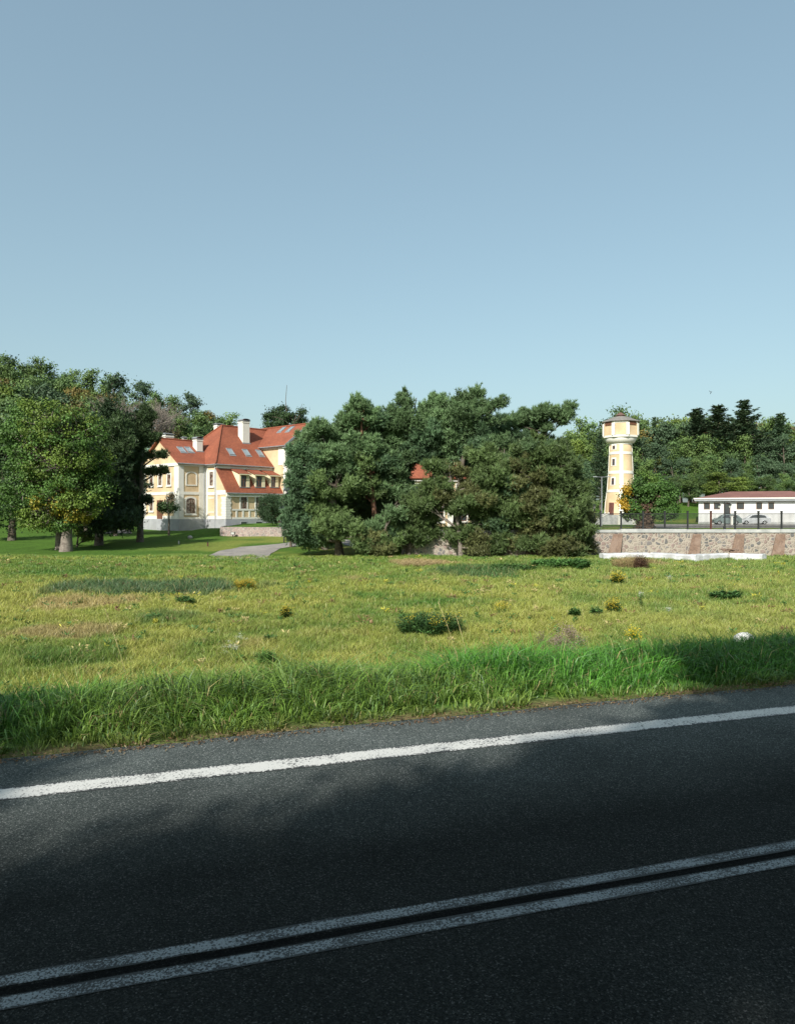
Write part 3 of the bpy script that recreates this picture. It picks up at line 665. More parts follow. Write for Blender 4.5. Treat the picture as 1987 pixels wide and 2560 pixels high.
# chimneys (pixel of base centre, plane of roof, size)
PA = (H(-o, -o, eA - 0.1), H(sB, -o, eA - 0.1), H(-o, W / 2, zR_A)); PB = (Bfl, Bfr, Brl)
def chimney(s0, s1, t0, t1, z0, z1, cap='zinc'):
    b = MB(); b.box(H, s0, s1, t0, t1, z0, z1); b.box(H, s0 - 0.06, s1 + 0.06, t0 - 0.06, t1 + 0.06, z1 - 0.25, z1 - 0.1)
    c = b.build('chimney', M['white'], roof)
    return c
def chimney_at(px, py, planepts, wd, dp, ytop):
    p = ray_plane(px, py, *planepts); s, t = inv(p); z1 = hz(ytop, s, t)
    chimney(s - wd / 2, s + wd / 2, t - 0.05, t + dp, p.z - 0.4, z1)
    b = MB()
    b.box(H, s - wd / 2 - 0.1, s + wd / 2 + 0.1, t - 0.15, t + dp + 0.1, z1 + 0.002, z1 + 0.07)
    n = 6   # curved cap sheet
    for k in range(n):
        a0 = math.pi * k / n; a1 = math.pi * (k + 1) / n; c0 = s - math.cos(a0) * (wd / 2 + 0.12); c1 = s - math.cos(a1) * (wd / 2 + 0.12)
        z_0 = z1 + 0.16 + 0.24 * math.sin(a0); z_1 = z1 + 0.16 + 0.24 * math.sin(a1)
        b.slab([H(c0, t - 0.17, z_0), H(c1, t - 0.17, z_1), H(c1, t + dp + 0.12, z_1), H(c0, t + dp + 0.12, z_0)], 0.03)
    for c0 in (s - wd / 2, s + wd / 2 - 0.08):
        b.box(H, c0, c0 + 0.08, t - 0.1, t + dp + 0.05, z1 + 0.071, z1 + 0.2)
    b.build('chimney_cap', M['zinc'], roof)
    b = MB(); b.box(H, s - wd / 2 - 0.12, s + wd / 2 + 0.12, t - 0.2, t + dp + 0.1, p.z - 0.3, p.z + 0.0); b.build('chimney_flashing', M['zinc'], roof)
chimney_at(615, 1107, PB, 1.25, 1.15, 1053)
chimney_at(499, 1128, PA, 1.0, 1.0, 1098)
s_c, t_c = hs(425, W / 2 + 0.2), W / 2 + 0.2
def chimney_ridge(px, t, wd, dp, ytop, zb):
    s = hs(px, t); z1 = hz(ytop, s, t); chimney(s - wd / 2, s + wd / 2, t, t + dp, zb, z1)
    b = MB(); b.box(H, s - wd / 2 - 0.15, s + wd / 2 + 0.15, t - 0.12, t + dp + 0.12, z1 + 0.16, z1 + 0.22)
    for c0 in (s - wd / 2, s + wd / 2 - 0.1): b.box(H, c0, c0 + 0.1, t + 0.02, t + dp - 0.02, z1 + 0.002, z1 + 0.158)
    b.box(H, s - wd / 2, s + wd / 2, t + dp * 0.3, t + dp * 0.7, z1 + 0.221, z1 + 0.34)
    b.build('chimney_cap', M['zinc'], roof)
chimney_ridge(424, W / 2 + 0.2, 1.3, 0.9, 1088, 11.5)
chimney_ridge(463, W / 2 + 0.4, 0.6, 0.5, 1097, 11.8)
chimney_ridge(551, tm + 2.0, 1.2, 0.9, 1063, 11.5)
# skylights
def skylight(px, py, plane, wd, ln):
    p = ray_plane(px, py, *plane); e1 = (plane[1] - plane[0]).normalized(); nn = (plane[1] - plane[0]).cross(plane[2] - plane[0]).normalized()
    if nn.z < 0: nn = -nn
    e2 = nn.cross(e1).normalized()
    if e2.z < 0: e2 = -e2
    fm = lambda a, oo, z: p + e1 * a + e2 * z + nn * oo
    b = MB(); b.ring(fm, outline(-wd / 2 - 0.09, wd / 2 + 0.09, -ln / 2 - 0.09, ln / 2 + 0.09, 0), outline(-wd / 2, wd / 2, -ln / 2, ln / 2, 0), -0.02, 0.12)
    b.box(fm, -wd / 2 - 0.14, wd / 2 + 0.2, 0.0, 0.05, -ln / 2 - 0.32, -ln / 2 - 0.1)
    k = b.build('skylight', M['zinc'], roof); return fm, k
def sky_pane(fm, wd, ln):
    b = MB(); b.box(fm, -wd / 2, wd / 2, 0.02, 0.06, -ln / 2, ln / 2); b.build('skylight_pane', M['skylight'], roof)
PC = (H(sC - 0.5, tD + 0.9, zC), H(sC - 0.5, tC - 0.55, zC), H(sm_, tC - 0.55, zCR))
for px, py, pl in ((453.5, 1124.5, PA), (472, 1124.5, PA), (576, 1129.5, PB), (615.5, 1131.5, PB), (649, 1133, PB), (705, 1074.5, PC), (726, 1073, PC)):
    fm, k = skylight(px, py, pl, 0.75, 1.25); sky_pane(fm, 0.75, 1.25)
# dormers
PL = (H(sB - 0.12, lt0, zl0), H(sC, lt0, zl0), H(sB - 0.12, lt1, zl1))
for i, (pl_, pr_) in enumerate(((596.5, 623.5), (635, 662), (672, 696))):
    p = ray_plane((pl_ + pr_) / 2, 1217.5, *PL); s, t = inv(p)
    s0, s1 = hs(pl_ + 2, t), hs(pr_, t)
    zb, zt = p.z, 7.72
    fm = front(t - 0.05)
    b = MB()
    b.prism(left(s0), [(t - 0.05, zb), (lt1 - 0.1, 8.2), (lt1 - 0.1, 8.28), (t - 0.05, zt)], -0.12, 0.0)
    b.prism(left(s1), [(t - 0.05, zb), (lt1 - 0.1, 8.2), (lt1 - 0.1, 8.28), (t - 0.05, zt)], 0.0, 0.12)
    b.box(fm, s0 + 0.12, s1 - 0.12, -0.3, -0.1, zb - 0.3, zt)
    b.box(fm, s0 + 0.12, s1 - 0.12, -0.1, 0.0, zt - 0.22, zt); b.box(fm, s1 - 0.55, s1 - 0.12, -0.1, 0.0, zb, zt - 0.22); b.box(fm, s0 + 0.12, s0 + 0.25, -0.1, 0.0, zb, zt - 0.22)
    dm = b.build('dormer', M['cream'], man)
    f2 = front(t + 0.05)
    wd = window(dm, f2, s0 + 0.26, s1 - 0.56, zb + 0.05, zt - 0.24, sur=0, sill=False, pane='glass', mull=1, trans=1)
    for c in list(wd.children): c.parent = dm
    b = MB(); b.box(fm, s0 + 0.0, s1 - 0.0, -0.06, 0.16, zb - 0.08, zb - 0.002); b.build('dormer_sill', M['zinc'], dm)
    b = MB(); b.slab([H(s0 - 0.22, t - 0.38, zt + 0.03), H(s1 + 0.12, t - 0.38, zt + 0.03), H(s1 + 0.12, lt1, 8.6), H(s0 - 0.22, lt1, 8.6)], 0.09); b.build('dormer_roof', M['tile'], dm)
    b = MB(); b.box(front(t - 0.38), s0 - 0.22, s1 + 0.12, 0.0, 0.05, zt - 0.16, zt - 0.02); b.build('dormer_fascia', M['cream'], dm)
# windows of the mansion
yy = lambda py: CAMZ + (1280 - py) / 18.0
a0, a1 = hs(465.5, 0), hs(487, 0)
window(man, F0, a0, a1, hz(1283, a0, 0), hz(1245, a0, 0), arch=0.35, sur=0.24, pane='curtain', mull=1, trans=1)
bp = MB(); bp.ring(F0, outline(hs(464, 0), hs(493, 0), hz(1214, 1, 0), hz(1178, 1, 0), 0.5), outline(hs(466.5, 0), hs(490, 0), hz(1211, 1, 0), hz(1180.5, 1, 0), 0.42), 0, 0.07); bp.build('blind_arch', M['white'], man)
window(man, LB, ht(533.5, sB), ht(525, sB), hz(1214, sB, -1.3), hz(1180, sB, -1.3), sur=0.28, pane='curtain', mull=0, trans=2)
for p0, p1 in ((601.5, 616.5), (639.5, 655), (677, 692)):
    a0, a1 = hs(p0, tE), hs(p1, tE); window(man, FE, a0, a1, 2.78, 4.35 + 0.12, sur=0.22, pane='curtain', mull=1, trans=1, sill=False)
for p0, p1 in ((600, 617), (638, 655), (677, 694)):   # cellar lights in the plinth
    a0, a1 = hs(p0, tE), hs(p1, tE); fm = front(tE - 0.12)
    c = MB(); c.ring(fm, outline(a0, a1, 0.55, 0.95, 0), outline(a0 + .08, a1 - .08, 0.6, 0.88, 0), 0, 0.04); wv = c.build('cellar_window', M['plinth'], man); c = MB(); c.box(fm, a0 + .08, a1 - .08, 0, 0.015, 0.6, 0.88); c.build('pane', M['glass'], wv)
for p0, p1 in ((375, 383), (397, 405), (419, 427)):
    t0, t1 = ht(p1, 0), ht(p0, 0)
    window(man, L0, t0, t1, 6.15, 7.6, sur=0.2, pane='curtain', mull=1, trans=1)
    if p0 != 397: window(man, L0, t0, t1, 2.5, 4.2, sur=0.2, pane='curtain', mull=1, trans=1)
dm = MB(); dm.box(L0, ht(407, 0), ht(393, 0), 0.0, 0.06, zP, 4.0); dd = dm.build('door', M['woodbrown'], man)
for k in range(2):
    a = sC + 3.9 + k * 0.0
window(man, FC, sC + 3.4, sC + 5.0, 2.6, 4.9, arch=0.4, sur=0.2, pane='curtain'); window(man, FC, sC + 3.5, sC + 4.9, 6.2, 8.4, sur=0.2, pane='curtain'); window(man, FC, sC + 3.5, sC + 4.9, 10.0, 11.6, sur=0.2, pane='curtain'); 
window(man, FC, sC + 1.5, sC + 2.3, 9.8, 11.3, sur=0.15, pane='curtain', mull=0)
for k in range(4):
    a = sCe + 1.5 + k * 3.0; window(man, FB, a, a + 1.3, 2.4, 4.4, sur=0.2, pane='curtain'); window(man, FB, a, a + 1.3, 5.9, 7.9, sur=0.2, pane='curtain')

# terrace in front of the mansion
tp = [(558, 90.5), (600, 89.5), (680, 89.0), (760, 88.5), (840, 88.0), (900, 88.0)]
zt = 0.42
b = MB()
pts = [Vector((PX(p, Y), Y, 0)) for p, Y in tp]
for i in range(len(pts) - 1):
    p, q = pts[i], pts[i + 1]; b.hexa([(p.x, p.y, -1.3), (q.x, q.y, -1.3), (q.x, q.y + 0.5, -1.3), (p.x, p.y + 0.5, -1.3), (p.x, p.y, zt), (q.x, q.y, zt), (q.x, q.y + 0.5, zt), (p.x, p.y + 0.5, zt)])
p = pts[0]; q = H(sB - 0.0, tE - 0.3, 0)
b.hexa([(p.x - 0.4, p.y, -1.3), (p.x, p.y + 0.02, -1.3), (q.x, q.y, -1.3), (q.x - 0.4, q.y, -1.3), (p.x - 0.4, p.y, zt - 0.003), (p.x, p.y + 0.02, zt - 0.003), (q.x, q.y, zt - 0.003), (q.x - 0.4, q.y, zt - 0.003)])
tw = b.build('terrace_wall', M['rubble_pink']); tag(tw, 'low pinkish fieldstone wall holding the grassy terrace before the mansion', 'wall')
# terrace lawn
V = []; nseg = 30
for i in range(nseg + 1):
    f = i / nseg * (len(pts) - 1); k = min(int(f), len(pts) - 2); p = pts[k].lerp(pts[k + 1], f - k)
    for j in range(7):
        V.append((p.x - 0.0 * j, p.y + 0.3 + j * 2.6, zt + 0.03 + 0.04 * j))
V = np.array(V); i = (np.arange(nseg)[:, None] * 7 + np.arange(6)[None, :]).ravel()
tl = link_mesh('terrace_lawn', np_mesh('terrace_lawn', V, np.stack([i, i + 7, i + 8, i + 1], 1), np.tile(LAWN, (len(V), 1)), True), M['ground']); tag(tl, 'grass on top of the terrace before the mansion', 'lawn', kind='structure')
# grassy mound left of terrace
b = []
mc = GH(530, 1336); V = []; T = []
nr, na = 8, 28
for i in range(nr + 1):
    r = i / nr
    for k in range(na):
        a = 2 * math.pi * k / na; x = mc.x + math.cos(a) * r * 4.6; y = mc.y + 1.5 + math.sin(a) * r * 5.0
        V.append((x, y, g(x, y) - 0.05 + 0.75 * (1 - r * r) ** 1.0))
for i in range(nr):
    for k in range(na): T.append((i * na + k, i * na + (k + 1) % na, (i + 1) * na + (k + 1) % na, (i + 1) * na + k))
mo = link_mesh('mound', np_mesh('mound', np.array(V), np.array(T), np.tile(LAWN * 0.9, (len(V), 1)), True), M['ground']); tag(mo, 'bright green grassy mound at the left end of the terrace wall', 'mound', kind='structure')

# ------------------------------------------------------------------ second ochre building behind the pines
AX, AY = PX(1000, 86), 86.0; Aa = rad(10); Fr = frame(AX, AY, Aa); afront = lambda t: (lambda a, o, z: Fr(a, t - o, z))
ann = thing('side_building', 'ochre building with red roof glimpsed through gaps in the pines', 'building', Fr(0, 0, 0.5))
b = MB(); b.box(Fr, 0, 9.6, 0, 8, 0.2, 6.4); b.build('wall', M['yellow'], ann)
b = MB(); f = afront(0)
for a in (0.0, 2.9, 5.8, 8.9): b.box(f, a, a + 0.7, 0, 0.08, 0.2, 6.0)
b.box(f, -0.05, 9.65, 0, 0.25, 6.0, 6.38); b.box(f, 0.7, 2.9, 0, 0.06, 3.2, 3.5); b.box(f, 3.6, 5.8, 0, 0.06, 3.2, 3.5); b.box(f, 6.5, 8.9, 0, 0.06, 3.2, 3.5)
b.build('cornice', M['white'], ann)
b = MB(); b.slab([Fr(-0.5, -0.5, 6.35), Fr(10.1, -0.5, 6.35), Fr(7.5, 4, 9.6), Fr(2.0, 4, 9.6)], 0.15); b.slab([Fr(-0.5, 8.5, 6.35), Fr(10.1, 8.5, 6.35), Fr(7.5, 4, 9.6), Fr(2.0, 4, 9.6)], 0.15)
b.slab([Fr(-0.5, -0.5, 6.35), Fr(-0.5, 8.5, 6.35), Fr(2.0, 4, 9.6)], 0.15); b.slab([Fr(10.1, -0.5, 6.35), Fr(10.1, 8.5, 6.35), Fr(7.5, 4, 9.6)], 0.15); b.build('roof', M['tile'], ann)
for a in (1.2, 4.1, 7.0):
    window(ann, f, a, a + 1.2, 1.2, 2.9, sur=0.18, pane='glass'); window(ann, f, a, a + 1.2, 3.9, 5.6, sur=0.18, pane='glass')

# ------------------------------------------------------------------ water tower
TY = 112.0; TX = PX(1551, TY); tb = 0.3
tw = thing('water_tower', 'tall round ochre and white water tower with wide octagonal tank top', 'water tower', (TX, TY, tb))
face = math.atan2(-TY, -TX)          # direction from the tower to the camera
prof = [(2.62, tb), (2.50, 1.0), (2.42, 1.88), (2.28, 3.8), (2.05, 5.4), (1.82, 8.34), (1.69, 11.4), (1.66, 12.95)]
b = MB(); b.lathe((TX, TY, 0), prof, 40); b.build('shaft', M['yellow'], tw, True)
def rz(z): return float(np.interp(z, [p[1] for p in prof], [p[0] for p in prof]))
b = MB()
for z0, z1 in ((5.35, 5.75), (8.2, 8.65), (11.2, 11.6), (12.7, 12.95)):
    b.lathe((TX, TY, 0), [(rz(z0) + 0.001, z0), (rz(z0) + 0.06, z0 + 0.001), (rz(z1) + 0.06, z1 - 0.001), (rz(z1) + 0.001, z1)], 40, capb=False, capt=False)
for q in range(4):
    c = face + math.pi / 2 * q + 0.06; hw = 0.15
    zz = [tb, 1.88, 3.8, 5.4, 8.34, 11.4, 12.9]
    for k in range(len(zz) - 1):
        for d0, d1 in ((-hw, 0.0), (0.0, hw)):
            cc8 = []
            for z in (zz[k], zz[k + 1]):
                for rr, dd in ((rz(z) - 0.03, d0), (rz(z) - 0.03, d1), (rz(z) + 0.07, d1), (rz(z) + 0.07, d0)):
                    cc8.append((TX + math.cos(c + dd) * rr, TY + math.sin(c + dd) * rr, z))
            b.hexa(cc8)
b.build('band', M['white'], tw)
b = MB(); b.lathe((TX, TY, 0), [(1.68, 12.9), (1.95, 12.98), (2.2, 13.2), (2.33, 13.5), (2.36, 13.75), (2.3, 13.85)], 40); b.build('collar', M['white'], tw, True)
ap = 2.44; Ro = ap / math.cos(math.pi / 8); r0 = face + math.pi / 8
b = MB(); b.lathe((TX, TY, 0), [(Ro, 13.85), (Ro, 16.2)], 8, r0); b.build('tank', M['yellow'], tw)
b = MB()
for z0, z1 in ((13.8, 14.1), (15.95, 16.22)):
    b.lathe((TX, TY, 0), [(Ro - 0.02, z0), (Ro + 0.07, z0 + 0.001), (Ro + 0.07, z1 - 0.001), (Ro - 0.02, z1)], 8, r0, capb=(z0 < 14), capt=False)
for k in range(8):
    a = r0 + k * math.pi / 4
    vx, vy = TX + Ro * math.cos(a), TY + Ro * math.sin(a)
    for sg in (-1, 1):
        m_ = a + sg * math.pi / 8; tx, ty = -math.sin(m_) * -sg, math.cos(m_) * -sg; ox, oy = math.cos(m_), math.sin(m_)
        w_ = 0.3
        q = [(vx, vy), (vx + tx * w_, vy + ty * w_), (vx + tx * w_ + ox * 0.06, vy + ty * w_ + oy * 0.06), (vx + math.cos(a) * 0.065, vy + math.sin(a) * 0.065)]
        b.hexa([(x, y, 14.1) for x, y in q] + [(x, y, 15.95) for x, y in q])
b.build('tank_trim', M['white'], tw)
for k in (-1, 1, 3, -3):   # dark louvre openings under the roof on the oblique faces
    a = face + k * math.pi / 4; tx, ty = -math.sin(a), math.cos(a)
    fmw = lambda aa, oo, z, a=a, tx=tx, ty=ty: Vector((TX + math.cos(a) * (ap + oo) + tx * aa, TY + math.sin(a) * (ap + oo) + ty * aa, z))
    c = MB(); c.box(fmw, -0.72, 0.72, 0, 0.085, 15.62, 16.18)
    wv = c.build('louvre', M['woodbrown'], tw)
b = MB(); b.lathe((TX, TY, 0), [(Ro + 0.35, 16.2), (Ro + 0.38, 16.26), (1.0, 17.1), (0.8, 17.12)], 8, r0); b.build('roof', M['towerroof'], tw)
b = MB(); b.lathe((TX, TY, 0), [(0.66, 17.0), (0.66, 17.28), (0.8, 17.3), (0.35, 17.65), (0.08, 17.8)], 8, r0); b.build('cupola', M['capred'], tw)
def on_shaft(ang, z):
    a = face + ang; tx, ty = -math.sin(a), math.cos(a)
    def fm(aa, oo, zz):
        r = rz(zz) + oo
        t = aa / r
        return Vector((TX + math.cos(a + t) * r, TY + math.sin(a + t) * r, zz))
    return fm
for z0, z1, ar in ((12.0, 12.55, 0), (9.5, 10.5, 0), (6.5, 7.55, 0.1)):
    f = on_shaft(-0.62, z0); window(tw, f, -0.24, 0.24, z0, z1, arch=ar, sur=0.2, pane='glass', mull=0, trans=1, sill=False)
f = on_shaft(-0.62, 2.0); c = MB(); 
for k in range(4): c.box(f, -0.44 + k * 0.22, -0.22 + k * 0.22, 0.0, 0.06, 1.9, 3.75)
dr = c.build('door', M['door'], tw); c = MB(); c.box(f, 0.25, 0.29, 0.07, 0.11, 2.7, 2.9); c.build('door_handle', M['iron'], dr)
# steps
st = thing('tower_steps', 'grey concrete steps with sloping side walls up to the tower door', 'steps', (PX(1519, 109.5), 109.5, 0.35))
SF = frame(PX(1533, 109.3), 109.3, rad(0)); 
b = MB(); b.box(SF, -0.9, 1.9, -0.9, 1.2, 0.2, 1.86)
nst = 9
for k in range(nst): b.box(SF, -0.9 - (k + 1) * 0.27, -0.9 - k * 0.27, -0.6, 0.9, 0.1, 1.86 - (k + 1) * 0.165)
b.build('tread', M['concrete'], st)
for t0 in (-0.9, 0.91):
    b = MB(); b.prism(lambda a, o, z, t0=t0: SF(a, t0 + o, z), [(-0.9, 0.1), (-0.9, 2.1), (-3.5, 0.6), (-3.5, 0.1)], 0.0, 0.28); b.build('side_wall', M['concrete'], st)
    b = MB(); b.prism(lambda a, o, z, t0=t0: SF(a, t0 + o, z), [(-0.88, 2.1), (-0.88, 2.24), (-3.6, 0.73), (-3.6, 0.58)], -0.06, 0.34); b.build('side_wall_cap', M['white'], st)
lw = thing('boundary_wall', 'low grey wall with white end piers to the right of the tower base', 'wall', (PX(1572, 108), 108, 0.35))
f = lambda a, o, z: Vector((a, 108 - o, z))
b = MB(); b.box(f, PX(1553, 108), PX(1582, 108), -0.3, 0, 0.2, 1.45); b.build('panel', M['concrete'], lw)
for p in (1549, 1585): b = MB(); b.box(f, PX(p - 4, 108), PX(p + 4, 108), -0.4, 0.12, 0.2, 1.75); b.build('pier', M['white'], lw)
b = MB(); b.prism(f, [(PX(1568, 108) + 0.3 * math.cos(t) * (1.1 if math.sin(t) > 0 else 1 - 0.5 * abs(math.sin(t))), 1.05 + 0.28 * math.sin(t)) for t in np.linspace(0, 2 * math.pi, 14)[:-1]], 0.001, 0.03); b.build('opening', M['iron'], lw)

# ------------------------------------------------------------------ white building on the right
WA = rad(-24); WF = frame(PX(1746, 114), 114.0, WA); wfront = lambda t: (lambda a, o, z: WF(a, t - o, z))
def ws(px, t=0.0):
    a = (px - CX) / F; ox, oy = PX(1746, 114), 114.0; c, s = math.cos(WA), math.sin(WA)
    return (a * (oy + c * t) - ox + s * t) / (c - a * s)
wb = thing('white_building', 'single-storey white building with low red hipped roof beside the parked cars', 'building', WF(0, 0, 0.3))
b = MB(); b.box(WF, 0, 17, 0, 9, 0.1, 4.0); b.build('wall', M['whitewall'], wb)
b = MB(); b.box(WF, -0.03, 17, -0.03, 9, 0.1, 0.75); b.build('plinth', M['concrete'], wb)
b = MB(); b.box(WF, -0.6, 17.6, -0.7, 9.6, 4.02, 4.42); b.build('fascia', M['zinc'], wb)
b = MB(); b.slab([WF(-0.7, -0.8, 4.44), WF(17.7, -0.8, 4.44), WF(13.2, 4.5, 5.6), WF(4.6, 4.5, 5.6)], 0.02); b.slab([WF(-0.7, 9.7, 4.44), WF(17.7, 9.7, 4.44), WF(13.2, 4.5, 5.6), WF(4.6, 4.5, 5.6)], 0.02)
b.slab([WF(-0.7, -0.8, 4.44), WF(-0.7, 9.7, 4.44), WF(4.6, 4.5, 5.6)], 0.02); b.slab([WF(17.7, -0.8, 4.44), WF(17.7, 9.7, 4.44), WF(13.2, 4.5, 5.6)], 0.02); b.build('roof', M['tile_dull'], wb)
b = MB(); b.box(WF, -0.72, 17.72, -0.86, -0.78, 4.3, 4.5); b.build('gutter', M['white'], wb)
f = wfront(0)
for p0, p1 in ((1759, 1774.5), (1784, 1799.5), (1841, 1860), (1890, 1905), (1920, 1935)):
    window(wb, f, ws(p0), ws(p1), 2.72, 3.78, sur=0.06, pane='glass', mull=0, trans=0, sill=False, proud=0.05)
c = MB(); c.box(f, ws(1809), ws(1811), 0, 0.08, 0.3, 3.72); c.box(f, ws(1824), ws(1825.5), 0, 0.08, 0.3, 3.72); c.box(f, ws(1811), ws(1824), 0, 0.08, 3.6, 3.72); dr = c.build('door', M['woodbrown'], wb)
c = MB(); c.box(f, ws(1811), ws(1824), 0, 0.04, 0.3, 3.6); c.build('pane', M['glass'], dr)

# ------------------------------------------------------------------ cars
def make_car(px, Y, label, paint, L=3.75, flip=1, ang=0.0):
    x0 = PX(px, Y); z0 = g(x0, Y) + 0.04
    c = thing('parked_car', label, 'car', (x0, Y, z0), 'cars parked by the white building')
    f = frame(x0, Y, ang)
    k = L / 3.75
    body = [(0.08, 0.28), (0.0, 0.5), (0.03, 0.72), (0.35, 0.88), (0.85, 0.97), (1.35, 1.38), (1.7, 1.47), (2.6, 1.48), (3.2, 1.36), (3.62, 0.95), (3.74, 0.85), (3.75, 0.4), (3.65, 0.26), (3.35, 0.24)]
    lower = [(3.35, 0.24)]
    def arch(cx):
        return [(cx + 0.34 * math.cos(t), 0.3 + 0.34 * math.sin(t)) for t in np.linspace(0, math.pi, 8)]
    pts = body + arch(2.98) + [(2.6, 0.22), (1.05, 0.22)] + arch(0.68)
    fm = lambda a, o, z: f((a if flip > 0 else L - a * 1.0) * (1.0), o, z0 + z)
    pts = [(a * k, z) for a, z in pts]
    b = MB(); i = len(b.v)
    # three slices each side: the cabin narrows towards the roof
    n = len(pts)
    def slice_(o, sgn, inset):
        return [tuple(fm(a, o + sgn * inset * max(0, (z - 0.9)) * 0.6, z)) for a, z in pts]
    b.v += slice_(0.0, 1, 0.55) + slice_(1.62, -1, 0.55)
    b.f.append(tuple(range(n))); b.f.append(tuple(n + q for q in reversed(range(n))))
    for q in range(n): b.f.append((q, (q + 1) % n, n + (q + 1) % n, n + q))
    bo = b.build('body', M[paint], c, bevel=0.04)
    def sidewin(poly):
        for side in (0, 1):
            b = MB(); vv = []
            for dd in (-0.012, 0.006):
                for a, z in poly:
                    ins = 0.55 * max(0, z - 0.9) * 0.6
                    o_ = ins + dd if side == 0 else 1.62 - ins - dd
                    vv.append(tuple(fm(a * k, o_, z)))
            m_ = len(poly); b.v = vv; b.f = [tuple(range(m_)), tuple(reversed(range(m_, 2 * m_)))] + [(q, (q + 1) % m_, m_ + (q + 1) % m_, m_ + q) for q in range(m_)]
            b.build('side_window', M['glass'], c)
    sidewin([(1.05, 0.99), (1.45, 1.36), (1.72, 1.42), (2.15, 1.43), (2.15, 0.98)]); sidewin([(2.22, 0.98), (2.22, 1.43), (2.62, 1.43), (3.08, 1.33), (3.25, 1.0)])
    b = MB(); b.hexa([tuple(fm(0.92 * k, 0.2, 0.98)), tuple(fm(0.92 * k, 1.42, 0.98)), tuple(fm(0.98 * k, 1.42, 0.98)), tuple(fm(0.98 * k, 0.2, 0.98)), tuple(fm(1.33 * k, 0.28, 1.37)), tuple(fm(1.33 * k, 1.34, 1.37)), tuple(fm(1.39 * k, 1.34, 1.37)), tuple(fm(1.39 * k, 0.28, 1.37))]); b.build('windscreen', M['glass'], c)
    for side in (0.25, 1.37):
        b = MB(); b.prism(lambda a, o, z: fm(a, o, z), [(0.0, 0.62), (0.12, 0.82), (0.34, 0.86), (0.2, 0.62)], side - 0.16, side + 0.16 if side > 1 else side + 0.16); b.build('headlight', M['lamp_glass'], c)
    for cx in (0.68, 2.98):
        for o_ in (0.02, 1.42):
            b = MB(); c0 = fm(cx * k, o_, 0.3); c1 = fm(cx * k, o_ + 0.18, 0.3); b.tube([c0, c1], [0.29, 0.29], 18); wv = b.build('wheel', M['rubber'], c)
            b = MB(); oo = (o_ - 0.012, o_ + 0.19); b.tube([fm(cx * k, oo[0], 0.3), fm(cx * k, oo[1], 0.3)], [0.19, 0.19], 14); b.build('rim', M['alloy'], wv)
    return c
make_car(1786, 104.5, 'small grey-green hatchback parked nearest before the white building', 'car_green', 3.75, 1, rad(-8))
make_car(1852, 108.0, 'silver car parked behind the grey-green hatchback', 'car_grey', 4.1, 1, rad(-14))
wp = MB(); x = PX(1829, 103.6); wp.box(lambda a, o, z: Vector((x + a, 103.6 + o, z)), -0.15, 0.15, -0.15, 0.15, 0.2, 1.65); wp.box(lambda a, o, z: Vector((x + a, 103.6 + o, z)), -0.2, 0.2, -0.2, 0.2, 1.65, 1.75); tag(wp.build('gate_post', M['white']), 'short white post standing in front of the parked hatchback', 'post')

# ------------------------------------------------------------------ retaining wall, fence, slabs
WY = 62.0; wx0, wx1 = PX(1003, WY), PX(2120, WY)
rw = thing('retaining_wall', 'long fieldstone retaining wall with pale coping below the iron fence', 'wall', (wx0, WY, -1.5))
f = lambda a, o, z: Vector((a, WY - o, z))
b = MB(); b.box(f, wx0, wx1, -0.7, 0, -2.0, 0.52); b.build('masonry', M['rubble'], rw)
cop = [(1003, 1140, 0.0), (1140, 1300, -0.02), (1300, 1470, 0.0), (1470, 1551, -0.04), (1551, 1716, 0.03), (1716, 1950, 0.0), (1950, 2120, 0.02)]
for p0, p1, dz in cop:
    b = MB(); b.box(f, PX(p0, WY) + 0.01, PX(p1, WY) - 0.01, -0.75, 0.09, 0.522, 0.80 + dz); b.build('coping', M['concrete'], rw, bevel=0.015)
for p0, p1 in ((1533, 1556), (1732, 1752), (1838, 1860), (1330, 1352), (1940, 1962)):
    b = MB(); x0, x1 = PX(p0, WY), PX(p1, WY)
    b.hexa([(x0 - 0.95, WY - 0.75, -2.0), (x1 - 0.5, WY - 0.75, -2.0), (x1 - 0.2, WY, -2.0), (x0 - 0.6, WY, -2.0), (x0, WY - 0.1, 0.40), (x1, WY - 0.1, 0.40), (x1, WY, 0.40), (x0, WY, 0.40)]); b.build('buttress', M['brick'], rw)
# fence
fe = thing('iron_fence', 'black iron picket fence along the top of the stone retaining wall', 'fence', (PX(1440, WY), WY + 0.3, 0.8))
ft = lambda a, o, z: Vector((a, WY + 0.3 + o, z))
posts = [1335, 1392, 1447, 1503, 1555, 1610, 1664.6, 1722, 1780.5, 1841.6, 1900, 1958, 2015, 2072]
for i, p in enumerate(posts):
    x = PX(p, WY); b = MB(); b.box(ft, x - 0.075, x + 0.075, -0.06, 0.06, 0.8, 2.36)
    b.box(ft, x - 0.1, x + 0.1, -0.09, 0.09, 2.361, 2.40); b.build('post', M['rust'] if p == 1780.5 else M['iron'], fe)
    if i + 1 < len(posts):
        x1 = PX(posts[i + 1], WY); b = MB()
        b.box(ft, x + 0.075, x1 - 0.075, -0.02, 0.02, 2.13, 2.18); b.box(ft, x + 0.075, x1 - 0.075, -0.02, 0.02, 1.04, 1.09)
        n = 18
        for k in range(1, n): xx = x + 0.075 + (x1 - x - 0.15) * k / n; b.box(ft, xx - 0.013, xx + 0.013, -0.013, 0.013, 0.86, 2.13)
        b.build('railing', M['iron'], fe)
